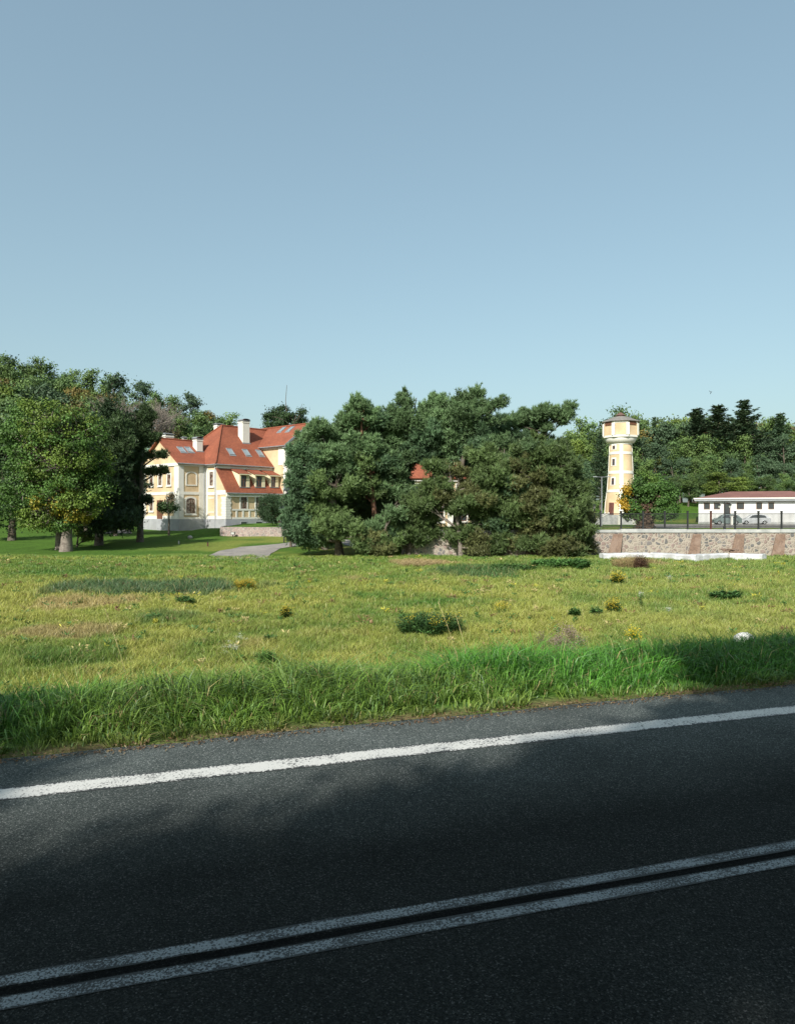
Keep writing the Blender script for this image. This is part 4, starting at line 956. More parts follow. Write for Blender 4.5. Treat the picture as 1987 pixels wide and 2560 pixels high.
# concrete slabs along the foot of the wall
SL = [(1508, 1624, 57.5, 57.9, -0.03, 'straight white concrete slab at the left end of the row under the wall'),
      (1624, 1738, 57.9, 54.4, 0.0, 'white concrete slab slanting out from the wall foot, in the middle of the row'),
      (1724, 1822, 55.3, 57.4, -0.02, 'white concrete slab behind the slanting one, right of the middle buttress'),
      (1823, 1905, 57.2, 55.4, 0.01, 'white concrete slab at the far right with debris lying beside it')]
for p0, p1, Y0, Y1, dz, lab in SL:
    a = Vector((PX(p0, Y0), Y0, g(PX(p0, Y0), Y0))); c = Vector((PX(p1, Y1), Y1, g(PX(p1, Y1), Y1)))
    d = (c - a); L = d.length; d.z = 0; d.normalize(); nn = Vector((-d.y, d.x, 0))
    b = MB(); pr = [(0, -0.1), (0, 0.42 + dz), (0.10, 0.50 + dz), (0.75, 0.50 + dz), (0.9, 0.44 + dz), (0.9, -0.1)]
    n = 12; rr = random.Random(p0)
    rings = []
    for k in range(n + 1):
        q = a.lerp(c, k / n); dj = rr.uniform(-0.02, 0.02)
        rings.append([q + nn * o_ + Vector((0, 0, z + dj)) for o_, z in pr])
    i0 = len(b.v)
    for r_ in rings: b.v += [tuple(v) for v in r_]
    m_ = len(pr)
    for k in range(n):
        for j in range(m_ - 1): b.f.append((k * m_ + j, (k + 1) * m_ + j, (k + 1) * m_ + j + 1, k * m_ + j + 1))
    b.f.append(tuple(range(m_))); b.f.append(tuple(n * m_ + j for j in reversed(range(m_))))
    tag(b.build('concrete_slab', M['slab'], bevel=0.01), lab, 'slab', 'white concrete slabs along the wall foot')
# debris
b = MB(); rr = random.Random(4)
for k in range(9):
    x = PX(1838, 57) + rr.uniform(-0.6, 0.7); y = 57.9 + rr.uniform(-0.3, 0.5); z = g(x, y) + 0.62 + rr.uniform(-0.06, 0.1); a = rr.uniform(0, 3); l_ = rr.uniform(0.15, 0.5)
    ff = frame(x, y, a); b.hexa([ff(-l_, -0.12, z), ff(l_, -0.12, z + 0.1), ff(l_, 0.12, z + 0.12), ff(-l_, 0.1, z), ff(-l_, -0.1, z + 0.1), ff(l_, -0.12, z + 0.17), ff(l_, 0.1, z + 0.17), ff(-l_, 0.12, z + 0.08)])
tag(b.build('rubble_heap', M['brick']), 'dark heap of debris on the slab at the right end of the wall', 'debris')

# ------------------------------------------------------------------ lamps, small lawn things
def ornate_lamp(px, Y, ytop, label, heads=2, scale=1.0):
    x = PX(px, Y); z0 = g(x, Y); z1 = CAMZ - (ytop - CY) / F * Y
    t = thing('lamp_post', label, 'lamp post', (x, Y, z0), 'black ornate lamp posts')
    b = MB(); b.lathe((x, Y, z0), [(0.12, 0), (0.12, 0.25), (0.07, 0.35), (0.055, 1.0), (0.045, z1 - z0)], 10)
    if heads > 1:
        for sg in (-1, 1):
            pts = [(x, Y, z1 - 0.25), (x + sg * 0.2, Y, z1 - 0.1), (x + sg * 0.42, Y, z1 - 0.12), (x + sg * 0.52, Y, z1 - 0.22)]
            b.tube(pts, [0.03, 0.03, 0.03, 0.03], 6)
    b.build('pole', M['iron'], t)
    hs_ = [(x - 0.52, z1 - 0.5), (x + 0.52, z1 - 0.5)] if heads > 1 else [(x, z1)]
    for hx, hz_ in hs_:
        b = MB(); b.lathe((hx, Y, hz_), [(0.05, 0.27), (0.2, 0.2), (0.24, 0.16), (0.17, 0.15)], 8); b.lathe((hx, Y, hz_), [(0.03, -0.16), (0.07, -0.13), (0.07, -0.1)], 8); ln = b.build('lantern', M['iron'], t)
        b = MB(); b.lathe((hx, Y, hz_), [(0.07, -0.1), (0.145, 0.15)], 8); b.build('lantern_glass', M['lamp_glass'], ln)
    return t
ornate_lamp(1466, 88, 1248, 'black two-armed lamp post leftmost, beside the olive-brown pine')
ornate_lamp(1485, 66, 1268, 'short black lamp post with a single lantern by the fence', 1)
ornate_lamp(1811, 70, 1254, 'black two-armed lamp post before the door of the white building')
x = PX(1504, 96); t = thing('street_light', 'tall thin grey street light with two flat heads left of the tower', 'street light', (x, 96, g(x, 96)))
b = MB(); b.tube([(x, 96, g(x, 96)), (x, 96, 7.0)], [0.07, 0.045], 8); b.tube([(x, 96, 6.95), (x - 0.7, 96, 7.0)], [0.03, 0.03], 6); b.tube([(x, 96, 6.95), (x + 0.7, 96, 7.0)], [0.03, 0.03], 6); b.build('pole', M['zinc'], t)
for sg in (-1, 1):
    b = MB(); b.box(lambda a, o, z: Vector((x + sg * 0.9 + a, 96 + o, 7.0 + z)), -0.28, 0.28, -0.1, 0.1, -0.05, 0.06); b.build('lamp_head', M['zinc'], t, bevel=0.02)
p = GH(710, 1357); t = thing('street_light', 'thin dark lamp pole standing on the lawn in front of the mansion', 'street light', p)
b = MB(); zt_ = CAMZ - (1226 - CY) / F * p.y; b.tube([(p.x, p.y, p.z), (p.x, p.y, p.z + 0.8), (p.x, p.y, zt_)], [0.075, 0.055, 0.04], 8); b.build('pole', M['iron'], t)
b = MB(); b.lathe((p.x, p.y, zt_), [(0.05, -0.05), (0.16, 0.0), (0.19, 0.22), (0.05, 0.3)], 10); b.build('lamp_head', M['lamp_glass'], t)
for (px, py, h, lab, mm) in ((447, 1360, 0.42, 'pale short bollard light on the lawn, left one', 'concrete'), (519.5, 1366, 0.5, 'brown short bollard light on the lawn, right one', 'rust')):
    p = GH(px, py); t = thing('bollard_light', lab, 'bollard', p)
    b = MB(); b.lathe(p, [(0.08, 0), (0.07, h * 0.75), (0.07, h * 0.76)], 10); b.build('base', M[mm], t)
    b = MB(); b.lathe(p, [(0.06, h * 0.76), (0.06, h * 0.9), (0.09, h * 0.92), (0.03, h)], 10); b.build('lamp_cap', M['iron'], t)
p = GH(582, 1342); t = thing('floodlight', 'small dark floodlight box at the foot of the terrace wall', 'floodlight', p)
b = MB(); b.box(lambda a, o, z: p + Vector((a, o, z)), -0.25, 0.25, -0.18, 0.1, 0.25, 0.6); b.build('housing', M['iron'], t, bevel=0.02)
b = MB(); b.tube([p, p + Vector((0, 0, 0.3))], [0.06, 0.05], 6); b.build('stand', M['iron'], t); b = MB(); b.box(lambda a, o, z: p + Vector((a, o, z)), -0.2, 0.2, -0.2, -0.185, 0.29, 0.55); b.build('glass', M['lamp_glass'], t)
def rock(name, c, r, label, mm, seed, sc=(1, 0.8, 0.8)):
    V = []; n, m_ = 14, 9; rr = np.random.default_rng(seed)
    b = MB()
    for j in range(m_):
        ph = math.pi * (j / (m_ - 1)) 
        for k in range(n):
            t = 2 * math.pi * k / n; d = 1 + 0.16 * (rr.random() - 0.5)
            V.append((c[0] + r * sc[0] * math.sin(ph) * math.cos(t) * d, c[1] + r * sc[1] * math.sin(ph) * math.sin(t) * d, c[2] + r * sc[2] * math.cos(ph) * d))
    b.v = V
    for j in range(m_ - 1):
        for k in range(n): b.f.append((j * n + k, j * n + (k + 1) % n, (j + 1) * n + (k + 1) % n, (j + 1) * n + k))
    return tag(b.build(name, M[mm], smooth=True), label, 'stone')
p = GH(475, 1347); rock('boulder', (p.x, p.y, p.z + 0.15), 0.32, 'pale round stone on the shaded lawn below the mansion', 'lawn_stone', 2)
rock('boulder', (PX(1860, 17.0), 17.0, -0.72), 0.23, 'white stone poking out of the verge grass at the right edge', 'rock', 3, (1.05, 0.8, 0.75))
# bird
p = P(1777, 980, 60); b = MB()
b.tube([p + Vector((0.08, 0, 0.06)), p, p + Vector((-0.02, 0, -0.12))], [0.01, 0.035, 0.012], 6); t = thing('bird', 'small dark bird flying high above the spruces on the right', 'bird', p)
b.build('body', M['feather'], t)
b = MB(); b.slab([p + Vector((0.0, 0, 0.02)), p + Vector((-0.1, 0.02, 0.1)), p + Vector((-0.18, 0.03, 0.13)), p + Vector((-0.08, -0.02, 0.02))], 0.01); b.build('wing', M['feather'], t)
b = MB(); b.slab([p + Vector((0.0, 0, -0.02)), p + Vector((-0.0, 0.1, -0.1)), p + Vector((-0.03, 0.1, -0.16)), p + Vector((-0.05, 0, -0.04))], 0.01); b.build('wing', M['feather'], t)
# roof antenna
s, t_ = hs(716, 8), 8.0

# ------------------------------------------------------------------ vegetation generators
def nrm(a): return a / np.maximum(1e-9, np.linalg.norm(a, axis=1, keepdims=True))
def cards(C, D, N, L, W):
    D = nrm(D); S = nrm(np.cross(N, D)); N2 = np.cross(D, S)
    L = np.broadcast_to(np.asarray(L, float), (len(C),))[:, None]; W = np.broadcast_to(np.asarray(W, float), (len(C),))[:, None]
    V = np.stack([C - D * L * .5, C + S * W * .5 + N2 * W * .12, C + D * L * .5, C - S * W * .5 + N2 * W * .12], 1).reshape(-1, 3)
    i = np.arange(len(C))[:, None] * 4
    T = np.concatenate([i + [0, 1, 2], i + [0, 2, 3]], 0); return V, T
def spikes(C, D, L, W, rng):
    D = nrm(D); S = nrm(np.cross(D, rng.normal(size=D.shape)))
    L = np.broadcast_to(np.asarray(L, float), (len(C),))[:, None]; W = np.broadcast_to(np.asarray(W, float), (len(C),))[:, None]
    V = np.stack([C - S * W * .5, C + S * W * .5, C + D * L], 1).reshape(-1, 3)
    T = np.arange(len(C) * 3).reshape(-1, 3); return V, T
def tubes(lines, n=6):
    """lines: list of (pts, radii) -> V, T(quads)"""
    V = []; Q = []; i0 = 0
    for pts, rads in lines:
        pts = np.asarray(pts, float); m = len(pts)
        d = np.gradient(pts, axis=0); d = nrm(d)
        ref = np.array([1.0, 0.3, 0.1]) if abs(d[0][2]) > 0.8 else np.array([0.1, 0.2, 1.0])
        a = nrm(np.cross(d, np.tile(ref, (m, 1)))); b_ = np.cross(d, a)
        t = np.arange(n) * 2 * math.pi / n
        r = np.asarray(rads, float)[:, None, None]
        ring = pts[:, None, :] + (a[:, None, :] * np.cos(t)[None, :, None] + b_[:, None, :] * np.sin(t)[None, :, None]) * r
        V.append(ring.reshape(-1, 3))
        j = np.arange(m - 1)[:, None] * n; k = np.arange(n)[None, :]; k2 = (k + 1) % n
        Q.append(np.stack([i0 + j + k, i0 + j + k2, i0 + j + n + k2, i0 + j + n + k], -1).reshape(-1, 4)); i0 += m * n
    return np.concatenate(V), np.concatenate(Q)
def blob_clumps(blobs, r, rng, dens=1.0):
    """fill each ellipsoid with clump centres, biased to its shell"""
    C = []; O = []; K = []
    for (cx, cy, cz, rx, ry, rz_, ci) in blobs:
        n = max(3, int(dens * 3.2 * (rx * ry + rx * rz_ + ry * rz_) / 3 / (r * r)))
        u = nrm(rng.normal(size=(n, 3))); q = rng.uniform(0.2, 1.28, n)[:, None] ** 0.5
        rr = np.array([max(rx - r * .55, rx * .4), max(ry - r * .55, ry * .4), max(rz_ - r * .45, rz_ * .4)])
        C.append(np.array([cx, cy, cz]) + u * q * rr); O.append(u); K.append(np.full(n, ci))
    return np.concatenate(C), np.concatenate(O), np.concatenate(K)
def foliage(C, O, K, r, per, kind, palette, rng, size, flat=0.75, jitter=0.28):
    """C clumps -> V, T, col"""
    n = len(C); R = r * rng.uniform(0.7, 1.25, n)
    idx = np.repeat(np.arange(n), per)
    u = nrm(rng.normal(size=(len(idx), 3))); q = np.abs(rng.normal(0.72, 0.34, len(idx)))[:, None]
    pos = C[idx] + u * q * R[idx][:, None] * np.array([1, 1, flat])
    out = nrm(u * 0.75 + O[idx] * 0.45 + np.array([0, 0, 0.25]))
    pal = np.array(palette)[K]
    cj = (1 + (rng.random((n, 1)) - .5) * jitter * 1.6) * pal
    col = cj[idx] * (1 + (rng.random((len(idx), 1)) - .5) * jitter * 1.4)
    if kind == 'broad':
        N = nrm(out + rng.normal(size=out.shape) * 0.55); D = np.cross(N, rng.normal(size=out.shape)); D = nrm(D + np.array([0, 0, -0.3]))
        s = size * rng.uniform(0.7, 1.3, len(idx)); V, T = cards(pos, D, N, s, s * 0.72); col = np.repeat(col, 4, 0)
    else:
        # upright leading shoots that break the outline of each bough
        ns, nt_ = 4, 9
        ci = np.repeat(np.arange(n), ns); sdir = nrm(O[ci] * 0.55 + np.array([0, 0, 0.75]) + rng.normal(size=(len(ci), 3)) * 0.4); slen = rng.uniform(0.35, 1.0, len(ci)) * max(0.5, r)
        tt_ = np.tile(np.linspace(0.0, 1.0, nt_), len(ci)); c2 = np.repeat(np.arange(len(ci)), nt_)
        ps = C[ci][c2] + sdir[c2] * (R[ci][c2] * 0.75 + slen[c2] * tt_)[:, None] * np.array([1, 1, max(flat, 0.75)]) + rng.normal(size=(len(c2), 3)) * 0.05
        pos = np.concatenate([pos, ps]); out = np.concatenate([out, sdir[c2]]); col = np.concatenate([col, cj[ci][c2] * (1.05 + 0.25 * (rng.random((len(c2), 1)) - .3))])
        k = 5
        idx2 = np.repeat(np.arange(len(pos)), k)
        ax = nrm(out * 0.5 + np.array([0, 0, 0.6]) + rng.normal(size=out.shape) * 0.5)
        D = nrm(ax[idx2] + rng.normal(size=(len(idx2), 3)) * 0.42)
        V, T = spikes(pos[idx2], D, size * rng.uniform(0.7, 1.25, len(idx2)), size * 0.2, rng); col = np.repeat(col[idx2], 3, 0)
    return V, T, col
def make_tree(name, label, cat, base, blobs, kind='broad', r=1.0, per=120, size=0.22, palette=((0.06, 0.10, 0.03),), trunk_r=0.3, bark='bark', seed=1, dens=1.0, flat=0.75, group=None, lean=(0, 0), stems=None, twigs=True, extra=None, jitter=0.28):
    rng = np.random.default_rng(seed)
    bx, by = base[0], base[1]; bz = base[2] if len(base) > 2 else g(bx, by)
    t = thing(name, label, cat, (bx, by, bz - 0.05), group)
    off = np.array([bx, by, bz - 0.05])
    C, O, K = blob_clumps(blobs, r, rng, dens)
    V, T, col = foliage(C, O, K, r, per, kind, palette, rng, size, flat, jitter)
    V = V - off
    cr = link_mesh('crown', np_mesh('crown', V, T, col), M['leaf'] if kind == 'broad' else M['needle'], t)
    bl = np.array([b[:6] for b in blobs]); top = bl[np.argmax(bl[:, 2])]
    P0 = np.array([bx, by, bz - 0.15]); P1 = np.array([top[0] * .6 + bl[:, 0].mean() * .4, top[1], top[2] + top[5] * 0.3])
    m = 9; tt = np.linspace(0, 1, m)[:, None]
    trunk = P0 * (1 - tt) + P1 * tt; h = P1[2] - P0[2]
    wob = np.cumsum(rng.normal(size=(m, 2)) * 0.012 * h, 0); wob[0] = 0; trunk[:, :2] += wob * tt
    trunk[:, :2] = P0[:2] * (1 - tt ** 1.4) + P1[:2] * tt ** 1.4 + wob * tt
    rads = trunk_r * (1 - tt[:, 0]) ** 0.7 + 0.03; rads[0] *= 1.25
    lines = [(trunk, rads)]
    for b_ in bl:
        c = b_[:3]; hd = np.linalg.norm(c[:2] - P0[:2]); zs = max(P0[2] + h * 0.12, c[2] - 0.55 * hd - b_[5] * 0.3)
        f_ = np.clip((zs - P0[2]) / h, 0.08, 0.9); s0 = np.array([np.interp(f_, tt[:, 0], trunk[:, k]) for k in range(3)])
        rr0 = max(0.04, trunk_r * (1 - f_) * 0.55)
        q = np.linspace(0, 1, 6)[:, None]; mid = (s0 + c) / 2 + rng.normal(size=3) * 0.12 * np.linalg.norm(c - s0) + np.array([0, 0, 0.08 * np.linalg.norm(c - s0)])
        ln = s0 * (1 - q) ** 2 + 2 * mid * q * (1 - q) + c * q ** 2
        lines.append((ln, rr0 * (1 - q[:, 0]) + 0.03))
        if twigs:
            d = np.linalg.norm((C - c) / b_[3:6], axis=1); near = np.where(d < 1.1)[0]
            for k in near[:max(4, int(len(near) * .6))]:
                a = ln[rng.integers(2, 6)]; md = (a + C[k]) / 2 + rng.normal(size=3) * 0.1
                lines.append((np.array([a, md, C[k]]), [0.045, 0.035, 0.015]))
    if extra: lines += extra
    Vt, Qt = tubes(lines, 6)
    link_mesh('trunk', np_mesh('trunk', Vt - off, Qt, None, True), M[bark], t)
    return t
def pxb(lst, Y, seed=0, depth=1.0, spread=1.2):
    """blobs given as pixel ellipses (cx, cy, rx, ry[, colour, dY]) seen at distance Y"""
    rr = np.random.default_rng(seed); out = []
    for q in lst:
        cx, cy, rx, ry = q[:4]; ci = q[4] if len(q) > 4 else 0; dY = q[5] if len(q) > 5 else rr.uniform(-spread, spread)
        yy_ = Y + dY; p = P(cx, cy, yy_); k = yy_ / F
        out.append((p.x, p.y, p.z, rx * k, rx * k * depth, ry * k, ci))
    return out

# ---- roadside trees behind the viewer: their crowns throw the shade on the road
PALM = ((0.06, 0.11, 0.03),)
def shade_tree(targets, h0, h1, base, seed, label):
    rr = np.random.default_rng(seed); bl = []
    for (s, u, r) in targets:
        h = rr.uniform(h0, h1); gp = RD * s + RN * u
        k = h / math.tan(ELEV); cx, cy = gp[0] + SAZ.x * k, gp[1] + SAZ.y * k
        bl.append((cx, cy, h, r, r, r * 0.8, 0))
    return make_tree('roadside_tree', label, 'tree', base, bl, 'broad', 0.6, 75, 0.26, PALM, 0.4, 'bark', seed, 1.5, twigs=False, group='roadside trees behind the viewer')
rr = np.random.default_rng(21)
T1 = [(s + rr.uniform(-.4, .4), u + rr.uniform(-.3, .3), 1.25) for s in np.arange(-9, 1.5, 1.7) for u in (-1.5, 0.4, 2.2, 3.3, 4.1)]
T2 = [(s + rr.uniform(-.4, .4), u + rr.uniform(-.3, .3), 1.25) for s in np.arange(2.5, 12, 1.7) for u in (-1.5, 0.6, 2.4, 4.1)]
T2 += [(1.0, 5.1, .6), (2.2, 5.3, .7), (3.4, 5.7, .75), (4.6, 6.0, .8), (5.6, 6.3, .8), (6.6, 6.6, .9), (5.9, 5.4, .9), (4.4, 5.1, .8), (7.2, 5.6, 1.0), (8.4, 6.8, 1.0), (8.2, 8.2, .8), (9.6, 8.8, 1.2), (11.2, 8.4, 1.4), (11.2, 10.4, 1.2), (12.8, 9.6, 1.5), (12, 6.6, 1.4), (10.3, 7.0, 1.2), (7.3, 8.3, .85), (8.2, 9.3, 1.0), (9.2, 10.2, 1.0), (7.9, 7.5, .8), (6.9, 7.4, .6), (9.0, 8.3, 1.0), (10.2, 9.4, 1.1), (8.6, 8.9, .9), (7.7, 8.7, .7)]
T1 += [(-4.2, 5.4, .7), (-5.6, 6.2, .9), (-3.3, 6.9, .42), (-4.6, 7.3, .6), (-3.2, 8.2, .4), (-4.6, 8.4, .7), (-6.6, 8.5, 1.1), (-5.6, 10.0, .7), (-7.5, 10.5, 1.2), (-2.8, 5.0, .5), (-2.1, 8.0, .6), (-1.7, 7.0, .3), (-2.7, 8.8, .8), (-2.5, 6.1, .4), (-1.9, 8.5, .5), (-2.3, 9.4, .5), (-3.2, 7.6, .7)]
T1 = [q for q in T1 if math.hypot(q[0] - 2.9, q[1] - 2.9) > 1.0]; T2 = [q for q in T2 if math.hypot(q[0] - 3.0, q[1] - 2.7) > 1.0]
shade_tree(T1, 13.0, 16.5, (-12.5, -17.5), 31, 'tall leafy tree behind the viewer shading the left of the road')
shade_tree(T2, 12.5, 16.0, (-1.0, -16.5), 32, 'tall leafy tree behind the viewer shading the right of the road')

# ---- left: yellowing maple, dark pines
MAP = ((0.062, 0.125, 0.025), (0.25, 0.215, 0.03), (0.105, 0.16, 0.027), (0.04, 0.08, 0.027))
Yl = 68
bx = PX(165, Yl)
bl = pxb([(130, 1055, 85, 68, 2), (185, 1090, 80, 70, 0), (215, 1060, 45, 45, 2), (100, 1130, 95, 80, 0), (150, 1160, 95, 70, 2), (215, 1170, 62, 55, 0), (165, 1225, 100, 50, 0), (140, 1250, 60, 40, 1), (235, 1200, 45, 45, 0), (190, 1262, 75, 38, 2), (205, 1285, 50, 28, 1), (110, 1290, 70, 40, 2), (150, 1310, 40, 22, 0), (60, 1220, 80, 90, 0), (70, 1080, 80, 80, 0), (265, 1150, 22, 40, 2), (255, 1225, 35, 25, 0), (170, 1200, 40, 25, 1), (145, 1130, 35, 20, 2)], Yl, 3)
make_tree('maple_tree', 'broad green maple turning yellow, with thick pale trunk at the left edge', 'tree', (bx, Yl), bl, 'broad', 0.72, 95, 0.21, MAP, 0.52, 'bark_grey', 41, 1.05, extra=[(np.array([[PX(146, 71), 71, -1.6], [PX(148, 71), 71, 1.0], [PX(152, 70), 70, 4.0]]), [0.36, 0.3, 0.2])])
p = GH(192, 1368)
make_tree('sapling', 'thin leaning sapling with sparse yellow-green leaves right of the maple trunk', 'tree', (p.x, p.y), pxb([(205, 1335, 24, 9, 2), (195, 1322, 16, 12, 2), (222, 1346, 20, 7, 2)], p.y, 4, spread=0.2), 'broad', 0.35, 36, 0.2, MAP, 0.09, 'bark', 42, 1.2)
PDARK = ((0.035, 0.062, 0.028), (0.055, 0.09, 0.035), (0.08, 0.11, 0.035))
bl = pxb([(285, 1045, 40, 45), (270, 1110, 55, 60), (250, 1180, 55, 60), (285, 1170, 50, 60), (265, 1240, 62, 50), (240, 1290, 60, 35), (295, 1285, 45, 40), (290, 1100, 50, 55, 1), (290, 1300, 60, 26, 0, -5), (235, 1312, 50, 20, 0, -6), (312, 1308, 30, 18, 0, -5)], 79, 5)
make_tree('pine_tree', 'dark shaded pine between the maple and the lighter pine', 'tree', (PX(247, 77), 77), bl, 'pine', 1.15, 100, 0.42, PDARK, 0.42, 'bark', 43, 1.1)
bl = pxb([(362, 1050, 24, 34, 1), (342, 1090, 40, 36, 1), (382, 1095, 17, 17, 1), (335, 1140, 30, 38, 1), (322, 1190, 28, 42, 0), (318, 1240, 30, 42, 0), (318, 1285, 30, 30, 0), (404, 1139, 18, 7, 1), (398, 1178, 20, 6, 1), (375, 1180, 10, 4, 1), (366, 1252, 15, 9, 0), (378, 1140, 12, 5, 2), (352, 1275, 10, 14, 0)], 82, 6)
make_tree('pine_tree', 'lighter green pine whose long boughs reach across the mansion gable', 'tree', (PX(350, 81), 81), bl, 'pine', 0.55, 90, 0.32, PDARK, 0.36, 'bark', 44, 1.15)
p = GH(420, 1334)
make_tree('small_tree', 'small green tree with a bushy head against the mansion gable wall', 'tree', (PX(422, 92), 92), pxb([(418, 1262, 24, 18, 0), (428, 1245, 10, 20, 1), (410, 1275, 16, 14, 0), (438, 1268, 10, 12, 0)], 92, 7, spread=.3), 'broad', 0.6, 80, 0.2, ((0.045, 0.08, 0.028), (0.10, 0.08, 0.045)), 0.12, 'bark', 45, 1.1)
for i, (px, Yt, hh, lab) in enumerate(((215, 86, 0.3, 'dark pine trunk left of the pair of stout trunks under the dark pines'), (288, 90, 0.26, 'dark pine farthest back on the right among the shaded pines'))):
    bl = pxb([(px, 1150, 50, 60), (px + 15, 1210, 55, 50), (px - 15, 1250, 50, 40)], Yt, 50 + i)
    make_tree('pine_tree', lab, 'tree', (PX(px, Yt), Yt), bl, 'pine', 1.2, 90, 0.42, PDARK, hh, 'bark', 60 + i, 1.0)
bl = pxb([(600 - 560 + 20, 1180, 80, 90), (40, 1100, 90, 80), (0, 1250, 90, 80)], 84, 9)
make_tree('oak_tree', 'dark green broadleaf tree beyond the left edge behind the maple', 'tree', (PX(30, 84), 84), bl, 'broad', 1.3, 90, 0.34, MAP[3:], 0.4, 'bark', 46, 1.0)

# ---- tree behind the mansion roof, with a bare leader; the yew; a spruce
PALB = ((0.045, 0.085, 0.03), (0.16, 0.13, 0.09))
bl = pxb([(700, 1040, 30, 28), (722, 1035, 18, 18), (745, 1052, 22, 20), (672, 1042, 18, 10), (690, 1065, 40, 22), (755, 1030, 10, 10), (730, 1075, 50, 25)], 140, 10, spread=2)
tdb = make_tree('oak_tree', 'dark green tree with a bare leader rising behind the mansion roof', 'tree', (PX(712, 140), 140), bl, 'broad', 1.0, 120, 0.32, PALB, 0.45, 'bark', 47, 1.2,
                extra=[(np.array([[PX(714, 140), 140, 17], [PX(716, 140), 140, 22], [PX(714, 140), 140, 24], [PX(717, 140), 140, 27.0]]), [0.12, 0.08, 0.06, 0.04])] + [(np.array([[PX(740, 140), 140, 19], [PX(752, 140), 140, 22 + k], [PX(758 - 3 * k, 140), 140, 22.8 + k]]), [0.06, 0.04, 0.03]) for k in (0, .6, -.8)])
def bare_tree(label, px, Y, ytop, w, seed, group=None, name='bare_tree'):
    rng = np.random.default_rng(seed); x = PX(px, Y); z0 = g(x, Y); z1 = CAMZ - (ytop - CY) / F * Y; h = z1 - z0
    t = thing(name, label, 'tree', (x, Y, z0 - .1), group); off = np.array([x, Y, z0 - .1])
    lines = []; 
    def grow(p, d, L, r, lev):
        q = p + d * L * .5 + rng.normal(size=3) * L * .06; e = p + d * L + rng.normal(size=3) * L * .08
        lines.append((np.array([p, q, e]), [r, r * .8, r * .6]))
        if lev == 0: return
        for k in range(4 if lev > 1 else 5):
            a = p + (e - p) * rng.uniform(0.45, 1.0); nd = d + rng.normal(size=3) * 0.42 * w; nd[2] = abs(nd[2]) * 0.7 + 0.35; nd /= np.linalg.norm(nd)
            grow(a, nd, L * rng.uniform(0.5, 0.72), r * 0.58, lev - 1)
    grow(np.array([x, Y, z0]), np.array([0, 0, 1.0]), h * 0.42, 0.24, 4)
    V, Q = tubes(lines, 4); V = V - off
    sc_ = h / max(1e-3, V[:, 2].max()); V[:, 2] *= sc_
    link_mesh('trunk', np_mesh('trunk', V, Q, None, False), M['twig_grey'], t)
    return t
for i, (px, Y, yt) in enumerate(((598, 150, 1060), (612, 148, 1068), (300, 140, 985), (318, 137, 995), (335, 142, 990), (352, 138, 1000), (372, 146, 988), (392, 141, 1000), (285, 143, 990), (410, 150, 1000), (612, 155, 1062))):
    lab = 'bare grey-brown tree on the wooded slope, %s of the eight' % {2: 'second from left', 3: 'third from left', 4: 'fourth from left', 5: 'fifth from left', 6: 'sixth from left', 7: 'seventh from left', 8: 'leftmost', 9: 'rightmost'}[i] if 2 <= i <= 9 else 'thin leafless treetop beside the tall chimney of the mansion, %s' % {0: 'leftmost', 1: 'nearer right one', 10: 'farther right one'}[i]
    bare_tree(lab, px, Y, yt, 1.0, 70 + i, 'bare trees on the wooded slope' if 2 <= i <= 9 else 'leafless treetops behind the mansion roof')
bl = pxb([(676, 1268, 34, 34), (660, 1275, 22, 24), (694, 1262, 20, 26), (680, 1292, 26, 16)], 93, 11, spread=.3)
make_tree('yew_shrub', 'rounded dark clipped yew on a short trunk before the mansion wall', 'shrub', (PX(705, 93), 93, 0.4), bl, 'broad', 0.6, 210, 0.13, ((0.028, 0.055, 0.022), (0.05, 0.055, 0.025)), 0.2, 'bark_red', 48, 1.6, twigs=True, flat=1.0)

# ---- the stand of pines in the middle
PP = ((0.092, 0.15, 0.064), (0.092, 0.138, 0.048), (0.118, 0.130, 0.05), (0.16, 0.11, 0.052), (0.068, 0.118, 0.058))
def pine(label, bpx, Y, lst, seed, tr=0.28, bark='bark', r=0.62, per=95, name='pine_tree', dens=1.0, size=0.34, flat=0.55, grow=1.16):
    lst = [(q[0], q[1], q[2] * grow, q[3] * grow) + tuple(q[4:]) for q in lst]
    return make_tree(name, label, 'tree', (PX(bpx, Y), Y), pxb(lst, Y, seed, spread=1.0), 'pine', r, per, size, PP, tr, bark, seed, dens, flat)
pine('wide green pine at the left end of the pine group with low boughs', 849, 62.5, [(800, 1105, 52, 45, 0), (765, 1150, 42, 38, 4), (830, 1150, 60, 45, 0), (775, 1205, 50, 42, 4), (840, 1215, 62, 40, 1), (760, 1265, 42, 38, 4), (820, 1280, 55, 32, 1), (752, 1325, 38, 32, 4), (795, 1345, 40, 24, 0), (785, 1075, 25, 20, 0), (768, 1345, 38, 22, 4), (735, 1300, 22, 30, 4), (815, 1320, 30, 14, 3), (835, 1318, 42, 22, 1, -2.5), (880, 1330, 34, 22, 1, -2.0)], 101, 0.34)
pine('pine behind the leftmost one with a reddish bare stem showing', 941, 64.5, [(905, 1035, 34, 30, 0), (880, 1070, 38, 34, 0), (930, 1060, 38, 36, 4), (890, 1120, 50, 36, 0), (945, 1115, 48, 38, 0), (900, 1175, 52, 34, 1), (955, 1165, 45, 32, 4), (905, 1228, 48, 28, 1), (975, 1215, 40, 30, 0), (892, 1012, 16, 18, 0), (860, 1190, 30, 30, 4)], 102, 0.28, 'bark_red')
pine('tall narrow-topped pine, second summit from the left of the group', 985, 66, [(1008, 1022, 26, 28, 0), (990, 1055, 38, 32, 0), (1022, 1062, 35, 32, 0), (975, 1110, 45, 38, 0), (1030, 1112, 42, 36, 4), (1000, 1160, 40, 30, 0), (1050, 1140, 28, 22, 4), (1012, 1000, 10, 16, 0)], 103, 0.26)
